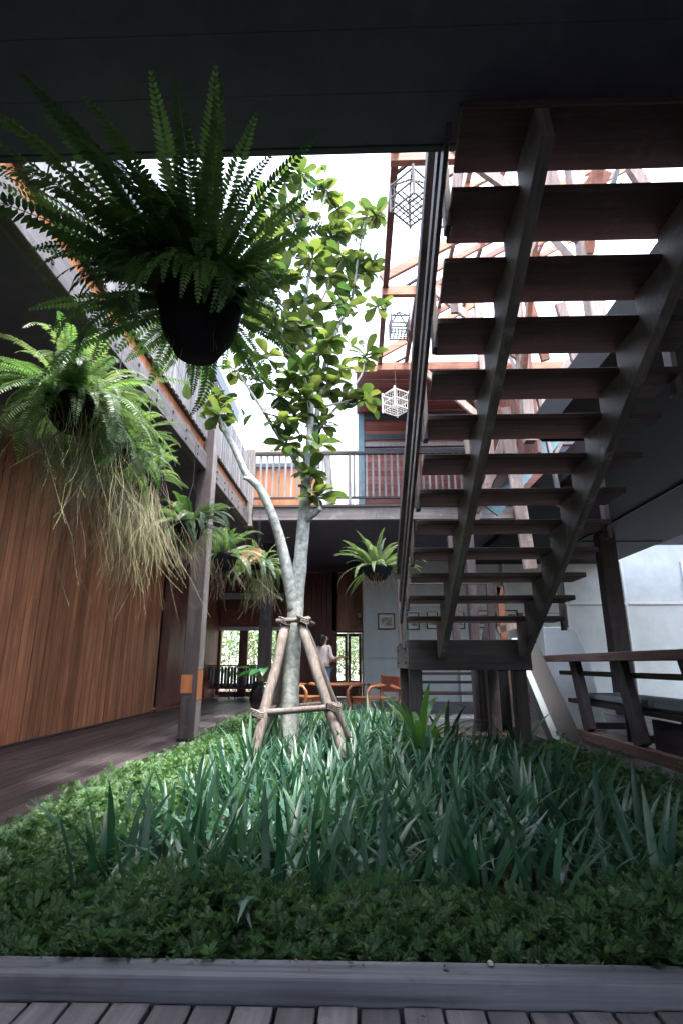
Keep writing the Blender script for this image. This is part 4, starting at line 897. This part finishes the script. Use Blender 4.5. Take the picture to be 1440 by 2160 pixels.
# leaf litter on the soil
T = [(np.array(Euler((random.uniform(-.5,.5),random.uniform(-.5,.5),random.uniform(0,6))).to_matrix())*random.uniform(.3,1), np.array([random.uniform(-1.3,1.6),random.uniform(2.6,7),-.085])) for i in range(2500)]
V, F_ = scatter(np.array([[0,0,0],[.03,-.012,.004],[.06,0,0],[.03,.012,.004]]), np.array([[0,1,2,3]]), T)
M['litter'] = plain('dry leaf litter',(.20,.16,.14),.9,.1,dirt=.5,scale=12)
o = inst('leaf_litter', np_mesh('leaf_litter',V,F_,'litter')); o['kind'] = 'stuff'; tag(o,'dry leaf litter on the dark soil under the lilies','leaf litter')
T = [(np.array(Euler((random.uniform(-.3,.3),random.uniform(-.3,.3),random.uniform(0,6))).to_matrix())*random.uniform(.15,.5), np.array([random.uniform(-1.6,1.7),random.choice([random.uniform(2.05,2.11),random.uniform(2.08,2.112),random.uniform(1.75,1.97)]),0])) for i in range(46)]
T = [(a_, np.array([b2[0],b2[1],.066 if b2[1] > 2 else .007])) for a_,b2 in T]
V, F_ = scatter(np.array([[0,0,0],[.03,-.012,.004],[.06,0,0],[.03,.012,.004]]), np.array([[0,1,2,3]]), T)
o = inst('fallen_bits', np_mesh('fallen_bits',V,F_,'litter')); o['kind'] = 'stuff'; tag(o,'tiny dry leaf bits fallen on the kerb and deck boards','leaf litter')
t = thing('fallen_petal','small cream petal lying on the kerb edge','petal',(P(1037,2046,Z=.064).x,2.09,.064)); MB().lathe([(0,0),(.012,.004),(.008,.012),(0,.014)],n=8).build('petal','mat',t,True)

# ================================================================== garden beyond the windows
def leafcloud(c, rad, n, L_, seedmat='garden'):
    T = []
    for i in range(n):
        v = rng.normal(size=3); v /= np.linalg.norm(v); v *= rng.random()**.4
        T.append((np.array(Euler((random.uniform(-1,1),random.uniform(-1,1),random.uniform(0,6.28))).to_matrix())*random.uniform(.6,1.3), np.array(c)+v*np.array(rad)))
    return scatter(np.array([[0,0,0],[.5,-.22,.06],[1,0,0],[.5,.22,.06]])*L_, np.array([[0,1,2,3]]), T)
gdn = [(-5.6,21.5,1.7,'pale green garden tree outside the leftmost window'),(-4.2,22.5,2.0,'light leafed garden tree behind the sofa'),(-3.2,21.2,1.8,'slim garden tree outside the second window'),(-2.6,23.0,1.9,'garden tree outside the window by the jar'),(-.4,21.0,1.5,'bright green bush behind the double doors')]
for (x,y_,h,lb_) in gdn:
    t = thing('garden_tree', lb_, 'tree', (x,y_,-.14))
    mb = MB().tube([(0,0,0),(.05,0,h*.5),(0,.03,h*.9)],[.05,.04,.025],6)
    for q in range(5): a_ = q*1.3; mb.tube([(.03,0,h*.4+.1*q),(.35*cos(a_),.35*sin(a_),h*.7+.12*q)],[.025,.01],5)
    mb.build('trunk','twig',t)
    V, F_ = leafcloud((0,0,h), (.8,.7,h*.6), 900, .15); o = inst('crown', np_mesh('crown',V,F_,'garden'), t)
rosette('garden_agave','dark spiky plant on the window sill side of the garden','plant',(P(490,1395,Y=18.9).x,18.9,.6),14,.4,.08,'lily',.2,1.3)
hd = thing('garden_hedge','tall clipped hedge closing the far garden','hedge',(-3,25,-.14))
T = [(np.array(Euler((random.uniform(-1,1),random.uniform(-1,1),random.uniform(0,6.28))).to_matrix())*random.uniform(.7,1.3), np.array([random.uniform(-7,7),random.uniform(-.5,.4),random.uniform(0,3.2)])) for i in range(6500)]
V, F_ = scatter(np.array([[0,0,0],[.5,-.22,.06],[1,0,0],[.5,.22,.06]])*.18, np.array([[0,1,2,3]]), T); inst('foliage', np_mesh('foliage',V,F_,'garden'), hd)
for i in range(8): MB().tube([(-6.5+i*1.85,0,0),(-6.4+i*1.85,.1,2.6)],[.05,.02],6).build('stem','twig',hd)
